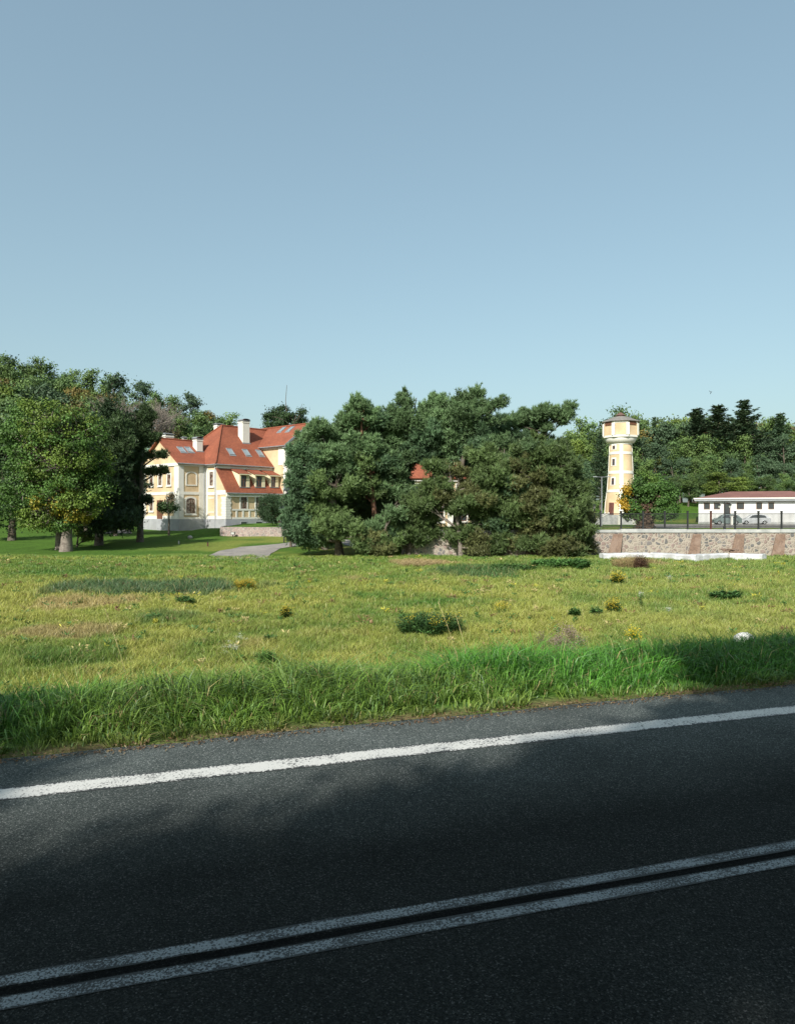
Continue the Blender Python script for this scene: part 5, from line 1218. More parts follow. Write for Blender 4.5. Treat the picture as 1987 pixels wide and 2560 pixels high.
pine('pine with rounded summit in the middle of the group', 1075, 66.5, [(1090, 1018, 26, 24, 0), (1068, 1045, 34, 30, 0), (1110, 1055, 34, 28, 0), (1075, 1085, 44, 30, 4), (1115, 1100, 40, 32, 4), (1090, 1140, 40, 26, 0), (1078, 1150, 20, 18, 0), (1095, 1003, 12, 14, 0)], 104, 0.26)
pine('tallest pine of the group, with long boughs reaching right', 1140, 65, [(1185, 1005, 28, 22, 0), (1150, 1012, 22, 22, 0), (1168, 1040, 42, 30, 0), (1200, 1045, 34, 28, 0), (1225, 1018, 24, 11, 0), (1243, 1008, 12, 10, 0), (1150, 1085, 42, 32, 0), (1190, 1085, 38, 28, 4), (1140, 1128, 40, 28, 0), (1195, 1120, 36, 24, 4), (1192, 985, 14, 10, 0), (1112, 1180, 26, 14, 1)], 105, 0.3)
pine('flat-topped open pine with bare limbs, right of the tallest one', 1325, 68, [(1310, 1042, 26, 15, 0), (1345, 1036, 28, 16, 0), (1372, 1028, 20, 11, 0), (1290, 1058, 28, 13, 0), (1330, 1066, 34, 16, 4), (1395, 1042, 24, 13, 0), (1418, 1030, 18, 11, 0), (1424, 1018, 12, 9, 0), (1408, 1056, 16, 9, 0), (1300, 1092, 24, 14, 4), (1345, 1092, 26, 18, 1), (1370, 1075, 14, 8, 0), (1262, 1055, 22, 12, 4), (1250, 1075, 18, 14, 4)], 106, 0.26, r=0.5, per=80, dens=1.1, grow=1.05)
pine('big olive-green pine with dense rounded crown left of the retaining wall', 1372, 61, [(1330, 1140, 50, 34, 1), (1375, 1165, 58, 40, 1), (1320, 1190, 58, 38, 2), (1400, 1215, 55, 38, 1), (1340, 1250, 62, 40, 2), (1405, 1275, 58, 38, 1), (1440, 1250, 34, 34, 1), (1370, 1320, 66, 36, 2), (1435, 1325, 42, 36, 1), (1455, 1365, 28, 24, 2), (1395, 1368, 54, 24, 2), (1340, 1362, 40, 14, 1), (1430, 1378, 30, 12, 1), (1345, 1120, 30, 20, 0), (1390, 1130, 30, 18, 1), (1450, 1300, 28, 30, 2)], 107, 0.32)
pine('olive-green pine touching the big one on its left side', 1262, 62, [(1215, 1150, 48, 30, 1), (1260, 1130, 42, 28, 0), (1240, 1185, 56, 32, 1), (1285, 1215, 50, 36, 4), (1235, 1240, 44, 34, 1), (1290, 1275, 50, 38, 1), (1250, 1300, 40, 34, 4), (1300, 1340, 48, 32, 2), (1250, 1355, 30, 20, 1), (1195, 1200, 22, 16, 1)], 108, 0.28)
pine('low bushy pine in front of the gap between the tall pines', 1020, 61.5, [(1030, 1275, 40, 26, 1), (1005, 1310, 40, 28, 0), (1050, 1308, 38, 22, 1), (985, 1345, 24, 22, 4), (1060, 1255, 30, 18, 1), (1065, 1222, 26, 15, 1), (1030, 1335, 24, 14, 1), (1055, 1350, 30, 13, 1), (1082, 1330, 24, 14, 1)], 109, 0.2, grow=1.02)
pine('low spreading pine at the front edge with yellowish tips', 950, 60.5, [(945, 1325, 36, 22, 0), (925, 1350, 34, 24, 2), (975, 1355, 36, 24, 1), (950, 1375, 40, 18, 2), (905, 1362, 20, 12, 1), (990, 1320, 22, 18, 1), (980, 1290, 25, 20, 0)], 110, 0.16, grow=1.0)
pine('young olive pine beside the leaning pale stem at the front', 1153, 61, [(1160, 1270, 40, 24, 1), (1190, 1250, 34, 24, 2), (1145, 1335, 36, 24, 1), (1185, 1345, 34, 26, 2), (1205, 1300, 30, 24, 1), (1190, 1376, 26, 10, 2), (1235, 1372, 24, 10, 1), (1085, 1280, 24, 24, 1), (1092, 1218, 32, 14, 1), (1100, 1245, 28, 16, 2), (1092, 1168, 34, 13, 1), (1135, 1180, 26, 14, 2), (1062, 1262, 26, 20, 1), (1165, 1222, 30, 12, 2), (1215, 1265, 28, 20, 1)], 111, 0.2, 'bark_grey')
pine('green pine filling the middle of the group under the tall summits', 920, 66, [(870, 1240, 30, 26, 4), (1000, 1215, 30, 22, 4), (945, 1255, 30, 20, 4), (1020, 1245, 28, 16, 0), (860, 1310, 26, 18, 4)], 112, 0.2)
pine('dense dark pine at the back filling the left of the pine group', 812, 71, [(800, 1130, 50, 45, 4), (860, 1110, 50, 45, 0), (770, 1190, 45, 45, 4), (850, 1190, 55, 50, 4), (790, 1260, 55, 42, 4), (870, 1260, 50, 40, 0), (770, 1305, 40, 32, 4), (890, 1295, 36, 28, 1)], 113, 0.3)
pine('dense dark pine at the back between the second and the middle summit', 955, 71, [(920, 1090, 45, 40, 4), (965, 1085, 40, 40, 0), (940, 1150, 55, 45, 4), (1010, 1135, 40, 36, 4), (960, 1215, 48, 42, 1), (930, 1290, 45, 40, 4), (1000, 1180, 28, 26, 4), (985, 1265, 28, 30, 4)], 114, 0.3)
pine('dense pine at the back between the tallest and the flat-topped pine', 1225, 71, [(1130, 1090, 42, 34, 4), (1180, 1100, 48, 38, 4), (1225, 1105, 42, 32, 0), (1270, 1120, 36, 30, 4), (1210, 1160, 50, 36, 4), (1265, 1180, 50, 40, 0), (1230, 1230, 50, 40, 4), (1275, 1260, 40, 40, 1), (1225, 1300, 40, 35, 4), (1260, 1080, 22, 18, 4)], 115, 0.3)
pine('dense olive pine at the back right, its edge toward the water tower', 1400, 70, [(1340, 1120, 42, 30, 1), (1385, 1150, 48, 40, 1), (1430, 1200, 45, 42, 4), (1400, 1240, 55, 45, 1), (1355, 1200, 50, 45, 4), (1440, 1285, 45, 45, 1), (1380, 1310, 60, 40, 4), (1450, 1340, 38, 40, 1), (1325, 1290, 45, 45, 4)], 116, 0.3)
p = GH(738, 1352)
make_tree('blue_spruce', 'small bluish spruce half hidden at the left foot of the pine group', 'tree', (PX(727, 74), 74), pxb([(727, 1225, 9, 14, 0), (727, 1250, 14, 16, 0), (727, 1280, 18, 18, 0), (727, 1310, 22, 18, 0)], 74, 13, spread=.1), 'pine', 0.5, 70, 0.26, ((0.10, 0.13, 0.135),), 0.1, 'bark', 49, 1.3, 0.8)

# ---- small tree before the tower, with a thick creeper-covered stem
YT = 74.0
TP = ((0.065, 0.135, 0.03), (0.42, 0.27, 0.03), (0.12, 0.075, 0.05), (0.10, 0.17, 0.035))
bl = pxb([(1622, 1192, 24, 22, 3), (1600, 1215, 36, 28, 0), (1645, 1215, 34, 30, 0), (1580, 1245, 30, 26, 0), (1625, 1245, 42, 30, 0), (1668, 1245, 30, 32, 0), (1592, 1278, 34, 24, 0), (1650, 1280, 44, 26, 0), (1678, 1275, 20, 20, 0), (1567, 1222, 12, 22, 1), (1556, 1252, 12, 10, 1), (1560, 1270, 14, 8, 1), (1568, 1290, 14, 10, 3), (1630, 1240, 20, 14, 2), (1615, 1262, 18, 16, 2)], YT, 14, spread=.5)
make_tree('lime_tree', 'round green tree with a yellow left edge standing before the water tower', 'tree', (PX(1612, YT), YT), bl, 'broad', 0.6, 110, 0.20, TP, 0.3, 'bark', 51, 1.25)
bl = pxb([(1612, 1300, 20, 24, 0), (1610, 1275, 18, 18, 0), (1606, 1318, 22, 12, 0), (1625, 1315, 14, 12, 0)], YT, 15, spread=.1)
make_tree('creeper', 'brown withered creeper wrapped round the stem of the lime before the tower', 'creeper', (PX(1612, YT), YT - 0.1), bl, 'broad', 0.35, 110, 0.14, ((0.12, 0.08, 0.055), (0.07, 0.06, 0.035)), 0.1, 'bark', 52, 1.8, flat=1)

# ---- woods: a handful of tree kinds, each copied as its own object
def forest_proto(name, H_, R_, palette, seed, kind='broad', size=0.42, per=60, r=1.25, n=16):
    rng = np.random.default_rng(seed); bl = []
    for k in range(n):
        f_ = rng.random() ** 0.8; z = H_ * (0.30 + 0.64 * f_); wz = math.sqrt(max(0.05, 1 - ((z / H_ - 0.58) / 0.46) ** 2)); a = rng.uniform(0, 6.28); q = R_ * wz * rng.uniform(0.15, 0.75)
        bl.append((q * math.cos(a), q * math.sin(a), z, R_ * .42, R_ * .42, R_ * .36, int(rng.integers(0, len(palette)))))
    bl.append((0, 0, H_ * 0.9, R_ * .35, R_ * .35, R_ * .3, 0))
    return make_tree(name, 'x', 'tree', (0, 0, 0.05), bl, kind, r, per, size, palette, 0.28, 'bark', seed, 0.9, twigs=False)
def spruce_proto(H_, R_, seed, palette=((0.07, 0.12, 0.065), (0.09, 0.14, 0.07)), droop=-0.15, step=0.75):
    rng = np.random.default_rng(seed)
    t = thing('spruce_tree', 'x', 'tree', (0, 0, 0)); lines = [(np.array([[0, 0, 0], [0, 0, H_ * .5], [0, 0, H_]]), [0.3, 0.18, 0.04])]
    C = []; D = []; K = []
    z = H_ * 0.12
    while z < H_ * 0.985:
        R = R_ * (1 - z / H_) ** 0.7 * rng.uniform(0.55, 1.3) + 0.3; nb = int(rng.integers(4, 7))
        a0 = rng.uniform(0, 6.28)
        for k in range(nb):
            a = a0 + k * 6.283 / nb + rng.normal() * .15; L = R * rng.uniform(.45, 1.25); d = np.array([math.cos(a), math.sin(a), 0])
            q = np.linspace(0, 1, 5)[:, None]; pts = np.array([0, 0, z]) + d * L * q + np.array([0, 0, 1.0]) * (droop * L * q + rng.uniform(0.3, 0.65) * L * q ** 2.2)
            lines.append((pts, 0.05 * (1 - q[:, 0]) + 0.015))
            m = int(10 + L * 13); f_ = rng.uniform(0.12, 1.02, m); pp = np.stack([np.interp(f_, q[:, 0], pts[:, j]) for j in range(3)], 1)
            side = np.cross(d, [0, 0, 1.0]); sp = rng.uniform(-1, 1, m)[:, None] * (0.38 * L * (1.1 - f_))[:, None] * 0.55
            C.append(pp + side * sp + rng.normal(size=(m, 3)) * 0.12); D.append(d * 0.6 + side * np.sign(sp) * 0.55 + np.array([0, 0, .1]) + rng.normal(size=(m, 3)) * .25); K.append(np.full(m, rng.integers(0, len(palette))))
        z += step * (0.55 + 0.6 * (1 - z / H_))
    C = np.concatenate(C); D = np.concatenate(D); K = np.concatenate(K)
    V, T = cards(C, D, nrm(np.array([0, 0, 1.0]) + rng.normal(size=C.shape) * .5), 0.62, 0.2); col = np.array(palette)[K] * (1 + (rng.random((len(C), 1)) - .5) * .5)
    V2, T2_ = cards(C, D + rng.normal(size=C.shape) * .3, nrm(rng.normal(size=C.shape)), 0.5, 0.18)
    link_mesh('crown', np_mesh('crown', np.concatenate([V, V2]), np.concatenate([T, T2_ + len(V)]), np.concatenate([np.repeat(col, 4, 0)] * 2)), M['needle'], t)
    Vt, Qt = tubes(lines, 5); link_mesh('trunk', np_mesh('trunk', Vt, Qt, None, True), M['bark'], t)
    return t
G1 = ((0.07, 0.12, 0.04), (0.095, 0.15, 0.042)); G2 = ((0.11, 0.155, 0.03), (0.085, 0.13, 0.03)); G3 = ((0.15, 0.12, 0.035), (0.10, 0.12, 0.03)); G4 = ((0.058, 0.098, 0.05), (0.07, 0.115, 0.06)); G5 = ((0.16, 0.09, 0.04), (0.12, 0.10, 0.04))
protos = {'green': [forest_proto('oak_tree', 17, 5.2, G1, 201), forest_proto('oak_tree', 17, 4.6, G1, 202)],
          'light': [forest_proto('linden_tree', 16, 5.0, G2, 203)],
          'autumn': [forest_proto('beech_tree', 16, 4.8, G3, 204), forest_proto('beech_tree', 15, 4.4, G5, 205)],
          'dark': [forest_proto('fir_tree', 17, 4.2, G4, 206), forest_proto('fir_tree', 18, 4.0, G4, 207)]}
spr = spruce_proto(22, 4.2, 210); spr2 = spruce_proto(22, 3.6, 211)
used = {}
rr = random.Random(12)
KN = {'green': 'mid-green leafy tree', 'light': 'yellow-green leafy tree', 'autumn': 'rusty-leaved autumn tree', 'dark': 'dark dense tree'}
def put(kind, px, Y, ytop, zone, k=None, wf=1.0, label=None, group=None):
    lst = protos[kind]; pr = lst[rr.randrange(len(lst))] if k is None else lst[k]
    x = PX(px, Y); z0 = g(x, Y); z1 = CAMZ - (ytop - CY) / F * Y; Hn = 17.0
    sc = max(0.35, (z1 - z0) / Hn); lab = label or (KN[kind] + zone)
    gp = group or ('trees of the ' + ('wooded slope' if 'slope' in zone else 'right-hand wood'))
    w_ = sc * wf if sc > 0.8 else sc * wf * 1.15
    key = pr.name
    if key not in used:
        used[key] = 1; o = pr; o.location = (x, Y, z0 - 0.1); o.rotation_euler = (0, 0, rr.uniform(0, 6.28)); o.scale = (w_, w_, sc); o['label'] = lab; o['group'] = gp
        return o
    o = dup(pr, (x, Y, z0 - 0.1), rr.uniform(0, 6.28), (w_, w_, sc), lab, gp)
    return o
# skylines
SKY_L = [(-60, 880), (60, 895), (135, 908), (190, 915), (240, 928), (290, 940), (340, 955), (400, 972), (440, 985), (500, 998), (545, 1012), (575, 1040), (592, 1075), (620, 1090)]
SKY_R = [(1395, 1100), (1430, 1082), (1480, 1065), (1530, 1055), (1560, 1050), (1600, 1052), (1650, 1056), (1700, 1048), (1750, 1040), (1800, 1042), (1850, 1048), (1950, 1050), (2060, 1052)]
def skyl(S, px): return float(np.interp(px, [a for a, b in S], [b for a, b in S]))
ZL = 'on the wooded slope behind the mansion'; ZR = 'in the wood behind the water tower'
ROWL = [', skyline', ', upper part', ', lower part', ', foot']; ROWR = [', skyline', ', under skyline', ', middle', ', lower part', ', foot']; PEND = []
for row, (Y, d0, kinds) in enumerate(((176, 0, ['green', 'green', 'dark', 'green', 'autumn']), (160, 30, ['green', 'autumn', 'green', 'light']), (146, 62, ['autumn', 'dark', 'green', 'autumn', 'light']), (132, 105, ['green', 'dark', 'autumn', 'green']))):
    px = -70 + row * 17
    while px < 600:
        yt = skyl(SKY_L, px) + d0 + rr.uniform(-8, 14)
        if not (row >= 1 and row <= 2 and 285 < px < 400 and rr.random() < 0.55):
            kd = kinds[rr.randrange(len(kinds))]
            if row >= 1 and 395 < px < 470 and rr.random() < .6: kd = 'autumn'
            if row >= 1 and px > 455: kd = 'light' if rr.random() < .35 else 'green'
            if 1 <= row <= 2 and 180 < px < 470 and rr.random() < .35: kd = 'autumn'
            PEND.append((px, put(kd, px, Y + rr.uniform(-4, 4), min(yt, 1180), ROWL[row] + ' of wooded slope, ' + ('above the yellowing maple' if px < 230 else 'above the dark pines' if px < 420 else 'above the mansion roof'))))
        px += rr.uniform(38, 52)
for row, (Y, d0, kinds) in enumerate(((182, -2, ['green', 'light', 'green']), (172, 12, ['green', 'light', 'dark', 'autumn']), (161, 55, ['dark', 'dark', 'green']), (151, 110, ['dark', 'green', 'dark']), (144, 165, ['green', 'dark', 'green']))):
    px = 1385 + row * 15
    while px < 2070:
        yt = skyl(SKY_R, px) + d0 - 12 + rr.uniform(-8, 12)
        kd = kinds[rr.randrange(len(kinds))]
        if row == 0 and 1620 < px < 1760: kd = 'light'
        if row == 0 and px > 1810: kd = 'autumn' if rr.random() < .5 else 'green'
        PEND.append((px, put(kd, px, Y + rr.uniform(-3, 3), yt, ROWR[row] + ' of right-hand wood, ' + ('left of the water tower' if px < 1500 else 'behind the water tower' if px < 1605 else 'behind the round lime tree' if px < 1735 else 'above the white building'))))
        px += rr.uniform(36, 50)
ORD = ['leftmost', 'second from left', 'third from left', 'fourth from left', 'fifth from left', 'sixth from left', 'seventh from left', 'eighth from left', 'ninth from left', 'tenth from left']
byl = {}
for px_, o_ in PEND: byl.setdefault(o_['label'], []).append((px_, o_))
for lab_, lst_ in byl.items():
    if len(lst_) > 1:
        for i_, (px_, o_) in enumerate(sorted(lst_, key=lambda q: q[0])):
            if i_ < len(ORD): o_['label'] = lab_ + ', ' + ORD[i_]
for k_ in range(26):
    px_ = -110 - (k_ % 13) * 34; put('green' if k_ % 3 else 'autumn', px_, 172 - (k_ // 13) * 26 + rr.uniform(-3, 3), 880 + (k_ // 13) * 90 + rr.uniform(-15, 20), '', label='leafy tree on the wooded slope out beyond the left edge of the picture', group='trees of the slope beyond the left edge')
for k_ in range(24):
    px_ = 1385 + k_ * 29; put('dark' if k_ % 3 else 'green', px_, 157 + (k_ % 2) * 8, 1196 + rr.uniform(-10, 18), '', wf=1.7, label='low undergrowth tree filling the right-hand wood beneath the taller crowns', group='undergrowth of the right-hand wood')
put('light', 1440, 150, 1085, ZR, label='yellow-green tree peeping out right of the flat-topped pine', group='single trees of the right-hand wood')
put('green', 1552, 158, 1012, ZR, wf=.8, label='round dark treetop directly behind the water tower roof', group='single trees of the right-hand wood')
put('light', 1800, 138, 1172, ZR, wf=1.5, label='bright green rounded tree just behind the white building', group='single trees of the right-hand wood')
put('light', 1850, 137, 1185, ZR, wf=1.5, label='bright green tree at the right edge over the white building roof', group='single trees of the right-hand wood')
put('green', 1720, 138, 1225, ZR, wf=1.4, label='low green bushy tree left of the white building roof', group='single trees of the right-hand wood')
# spruces with pointed tops on the right
def put_spruce(pr, px, Y, ytop, label, first, wf=1.0, group='pointed spruces above the right-hand wood'):
    x = PX(px, Y); z0 = g(x, Y); sc = (CAMZ - (ytop - CY) / F * Y - z0) / 22.0
    if first:
        pr.location = (x, Y, z0); pr.scale = (sc * wf, sc * wf, sc); pr['label'] = label; pr['group'] = group; return pr
    return dup(pr, (x, Y, z0), rr.uniform(0, 6), (sc * wf, sc * wf, sc), label, group)
put_spruce(spr, 1795, 166, 1010, 'pointed dark spruce with upswept boughs, tallest above the right wood', True, 1.9)
put_spruce(spr2, 1742, 168, 1018, 'pointed dark spruce just left of the tallest one', True, 1.9)
put_spruce(spr, 1860, 165, 998, 'pointed dark spruce at the right edge of the photo', False, 1.8)
put_spruce(spr2, 1950, 167, 1030, 'pointed dark spruce farthest to the right', False, 1.5)
put_spruce(spr2, 1635, 172, 1040, 'small spruce tip just right of the water tower top', False, 0.8)
put_spruce(spr, 1500, 134, 1078, 'layered greyish conifer immediately left of the water tower', False, 1.05)

# ------------------------------------------------------------------ grass and meadow plants
def blades(X, Y, H_, Wd, lean, col, rng, dz=0.0, bend=1.0, droop=0.0):
    n = len(X); Z = G(X, Y) - 0.01 + dz
    B = np.stack([X, Y, Z], 1); a = rng.uniform(0, 2 * math.pi, n)
    S = np.stack([np.cos(a), np.sin(a), np.zeros(n)], 1) * (Wd * .5)[:, None]
    L = np.concatenate([lean, np.zeros((n, 1))], 1)
    up = np.zeros((n, 3)); up[:, 2] = 1
    Mid = B + up * (H_ * .62)[:, None] + L * 0.33 * bend; Tip = B + up * (H_ * (0.95 - droop))[:, None] + L
    V = np.stack([B - S, B + S, Mid - S * .8, Mid + S * .8, Tip], 1).reshape(-1, 3)
    i = np.arange(n)[:, None] * 5; T = np.concatenate([i + [0, 1, 3], i + [0, 3, 2], i + [2, 3, 4]], 0)
    c = np.stack([col * .8, col * .8, col, col, col * 1.12], 1).reshape(-1, 3)
    return V, T, c
rng = np.random.default_rng(77)
# verge: tall lush tufts along the road
nt = 15000
s = rng.uniform(-12, 19, nt); u = 7.62 + 6.6 * rng.random(nt) ** 0.9
keep = (np.abs(s - 0.25 * u) < 5.5 + u * 0.75); s, u = s[keep], u[keep]; nt = len(s)
k = 26; idx = np.repeat(np.arange(nt), k)
tr = 0.04 + 0.13 * rng.random(nt); th = rng.uniform(0.55, 1.45, nt)[idx]; tlean = (rng.normal(size=(nt, 2)) * 0.38)[idx]; tcol = rng.uniform(0.75, 1.3, (nt, 1))[idx]
a = rng.uniform(0, 6.283, len(idx)); q = np.sqrt(rng.random(len(idx))) * tr[idx]
ps = s[idx] + q * np.cos(a); pu = np.maximum(u[idx] + q * np.sin(a), 7.50 + 0.12 * vnoise(s[idx] * 3, s[idx] * 0, 1.0))
X = RD[0] * ps + RN[0] * pu; Y = RD[1] * ps + RN[1] * pu
big = vnoise(X, Y, 1.4); grow_ = sm(7.5, 8.9, pu); fade = sm(15.0, 12.0, pu + (big - .5) * 2)
Hh = (0.10 + 0.34 * grow_ * (0.55 + 0.8 * big)) * (0.4 + 0.6 * fade) * rng.uniform(0.55, 1.2, len(X)) * th
dirx = (np.stack([np.cos(a), np.sin(a)], 1) * rng.uniform(0.25, 1.15, (len(X), 1)) + tlean + np.array([0.12, 0.0])) * Hh[:, None]
n2 = vnoise(X + 9, Y, 0.7)[:, None]; col = GREEN * np.array([0.88, 1.12, 0.8]) * (0.78 + 0.5 * n2); yk = sm(0.5, 0.85, vnoise(X + 40, Y + 3, 2.2))[:, None] * 0.3; col = col * (1 - yk) + YGREEN * 0.8 * yk
eg = (1 - sm(7.55, 8.0, pu))[:, None] * 0.35; col = col * (1 - eg) + np.array([0.20, 0.16, 0.05]) * eg
dry = (rng.random((len(X), 1)) < 0.05) * 0.8; col = col * (1 - dry) + TAN * dry; bg_ = (rng.random((len(X), 1)) < 0.12) * .6; col = col * (1 - bg_) + np.array([0.12, 0.22, 0.09]) * bg_
col = col * rng.uniform(0.7, 1.35, (len(X), 1)) * tcol
V, T, C_ = blades(X, Y, Hh, rng.uniform(0.008, 0.017, len(X)), dirx, col, rng, droop=rng.uniform(0.0, 0.55, len(X)))
# longer, paler arching blades that stand out of the tufts
m_ = 15000; s = rng.uniform(-11, 18, m_); u = 7.9 + 5.6 * rng.random(m_); cl = vnoise(s, u, 0.8) + rng.random(m_) * .35; kp = (cl > .55) & (np.abs(s - 0.25 * u) < 5.5 + u * 0.75); s, u = s[kp], u[kp]; m_ = len(s)
X2 = RD[0] * s + RN[0] * u; Y2 = RD[1] * s + RN[1] * u; a2 = rng.uniform(0, 6.283, m_); H2 = rng.uniform(.28, .62, m_) * sm(7.6, 9.0, u)
c2 = np.where((rng.random(m_) < .3)[:, None], np.array([[0.20, 0.26, 0.10]]), np.array([[0.11, 0.22, 0.05]])) * rng.uniform(.7, 1.2, (m_, 1))
V2, T2_, C2 = blades(X2, Y2, H2, rng.uniform(.010, .020, m_), np.stack([np.cos(a2), np.sin(a2)], 1) * (H2 * rng.uniform(.3, 1.1, m_))[:, None], c2, rng, droop=rng.uniform(.05, .5, m_))
T = np.concatenate([T, T2_ + len(V)]); V = np.concatenate([V, V2]); C_ = np.concatenate([C_, C2])
vg = link_mesh('verge_grass', np_mesh('verge_grass', V, T, C_), M['grass']); tag(vg, 'long lush green grass along the far edge of the road', 'grass', kind='stuff')
# meadow
def meadow(n, y0, y1, pw, w0, w1, hs_, name, label):
    Yv = (y0 ** pw + (y1 ** pw - y0 ** pw) * rng.random(n)) ** (1 / pw); Xv = (rng.random(n) * 2 - 1) * (0.60 * Yv + 2.5)
    k = 7; X = np.repeat(Xv, k) + rng.normal(size=n * k) * 0.10; Y = np.repeat(Yv, k) + rng.normal(size=n * k) * 0.10
    u, s = us(X, Y); kp = (u > 12.2) & ((X > -7) | (Y < 61)) & (Y < 61.3)
    X, Y = X[kp], Y[kp]; col, tall, verge = field(X, Y)
    H_ = hs_ * tall * rng.uniform(0.4, 1.3, len(X)) * (0.45 + 1.1 * vnoise(X * 1.0, Y * 1.0, 0.55)); a = rng.uniform(0, 6.283, len(X))
    lean = np.stack([np.cos(a), np.sin(a)], 1) * (H_ * rng.uniform(.2, 1.3, len(X)))[:, None] + np.array([0.1, 0]) * H_[:, None]
    col = col * rng.uniform(0.7, 1.3, (len(X), 1)) * 1.05
    dry = (rng.random((len(X), 1)) < 0.10) * 0.6; col = col * (1 - dry) + TAN * dry
    wd = np.interp(Y, [y0, y1], [w0, w1]) * rng.uniform(.7, 1.3, len(X))
    V, T, C_ = blades(X, Y, H_, wd, lean, col, rng)
    return tag(link_mesh(name, np_mesh(name, V, T, C_), M['grass']), label, 'grass', kind='stuff')
meadow(40000, 11.5, 26, 1.3, 0.009, 0.016, 0.14, 'meadow_grass', 'short mixed yellow and green grass of the near meadow')
meadow(48000, 24, 61.5, 1.2, 0.016, 0.038, 0.15, 'meadow_grass', 'rough yellow-green grass of the far meadow reaching the pines')
# low broad-leaved weeds, seed heads and tiny flowers scattered through the meadow
n = 1000; Yv = (13.5 ** 1.15 + (60.5 ** 1.15 - 13.5 ** 1.15) * rng.random(n)) ** (1 / 1.15); Xv = (rng.random(n) * 2 - 1) * (0.6 * Yv + 2.5)
dn = vnoise(Xv, Yv, 5.0) + rng.random(n) * .6; kp = (dn > 0.62) & (us(Xv, Yv)[0] > 13.2); Xv, Yv = Xv[kp], Yv[kp]; n = len(Xv)
k = 26; kind_ = rng.random(n); base_c = np.where((kind_ < .62)[:, None], np.array([[0.055, 0.12, 0.03]]), np.where((kind_ < .8)[:, None], np.array([[0.16, 0.10, 0.05]]), np.where((kind_ < .93)[:, None], np.array([[0.30, 0.25, 0.11]]), np.array([[0.30, 0.28, 0.04]]))))
rad_ = rng.uniform(0.05, 0.22, n) * (1 + Yv / 60); hh_ = rng.uniform(0.08, 0.26, n); idx = np.repeat(np.arange(n), k); a = rng.uniform(0, 6.283, len(idx)); q = np.sqrt(rng.random(len(idx))) * rad_[idx]
X = Xv[idx] + q * np.cos(a); Y = Yv[idx] + q * np.sin(a); C = np.stack([X, Y, G(X, Y) + hh_[idx] * rng.uniform(.25, 1, len(idx))], 1)
D = np.stack([np.cos(a), np.sin(a), rng.uniform(0, 1.6, len(idx))], 1); N = nrm(np.array([0, 0, 1.0]) + rng.normal(size=D.shape) * .6); L_ = rng.uniform(.05, .12, len(idx)) * (1 + Y / 50)
V, T = cards(C, D, N, L_, L_ * .3); tag(link_mesh('meadow_weeds', np_mesh('meadow_weeds', V, T, np.repeat(base_c[idx] * rng.uniform(.7, 1.3, (len(idx), 1)), 4, 0)), M['leaf']), 'small low weeds and seed heads mixed all through the meadow grass', 'weeds', kind='stuff')
# leaf litter at the road edge
n = 9000; s = rng.uniform(-12, 18, n); u = 7.44 + rng.normal(size=n) * 0.07 + 0.06 * vnoise(s * 2, s * 0, 1.0); C = np.stack([RD[0] * s + RN[0] * u, RD[1] * s + RN[1] * u, zroad(s) + 0.012 + 0.03 * rng.random(n) * (u > 7.45)], 1)
N = nrm(np.array([0, 0, 1.0]) + rng.normal(size=(n, 3)) * .45); V, T = cards(C, np.cross(N, rng.normal(size=(n, 3))), N, rng.uniform(.015, .045, n), rng.uniform(.008, .02, n))
col = np.array([[0.12, 0.065, 0.032], [0.16, 0.10, 0.05], [0.07, 0.045, 0.028], [0.20, 0.15, 0.08]])[rng.integers(0, 4, n)]
tag(link_mesh('leaf_litter', np_mesh('leaf_litter', V, T, np.repeat(col, 4, 0)), M['leaf']), 'brown fallen leaves and dead grass strewn along the road edge', 'litter', kind='stuff')

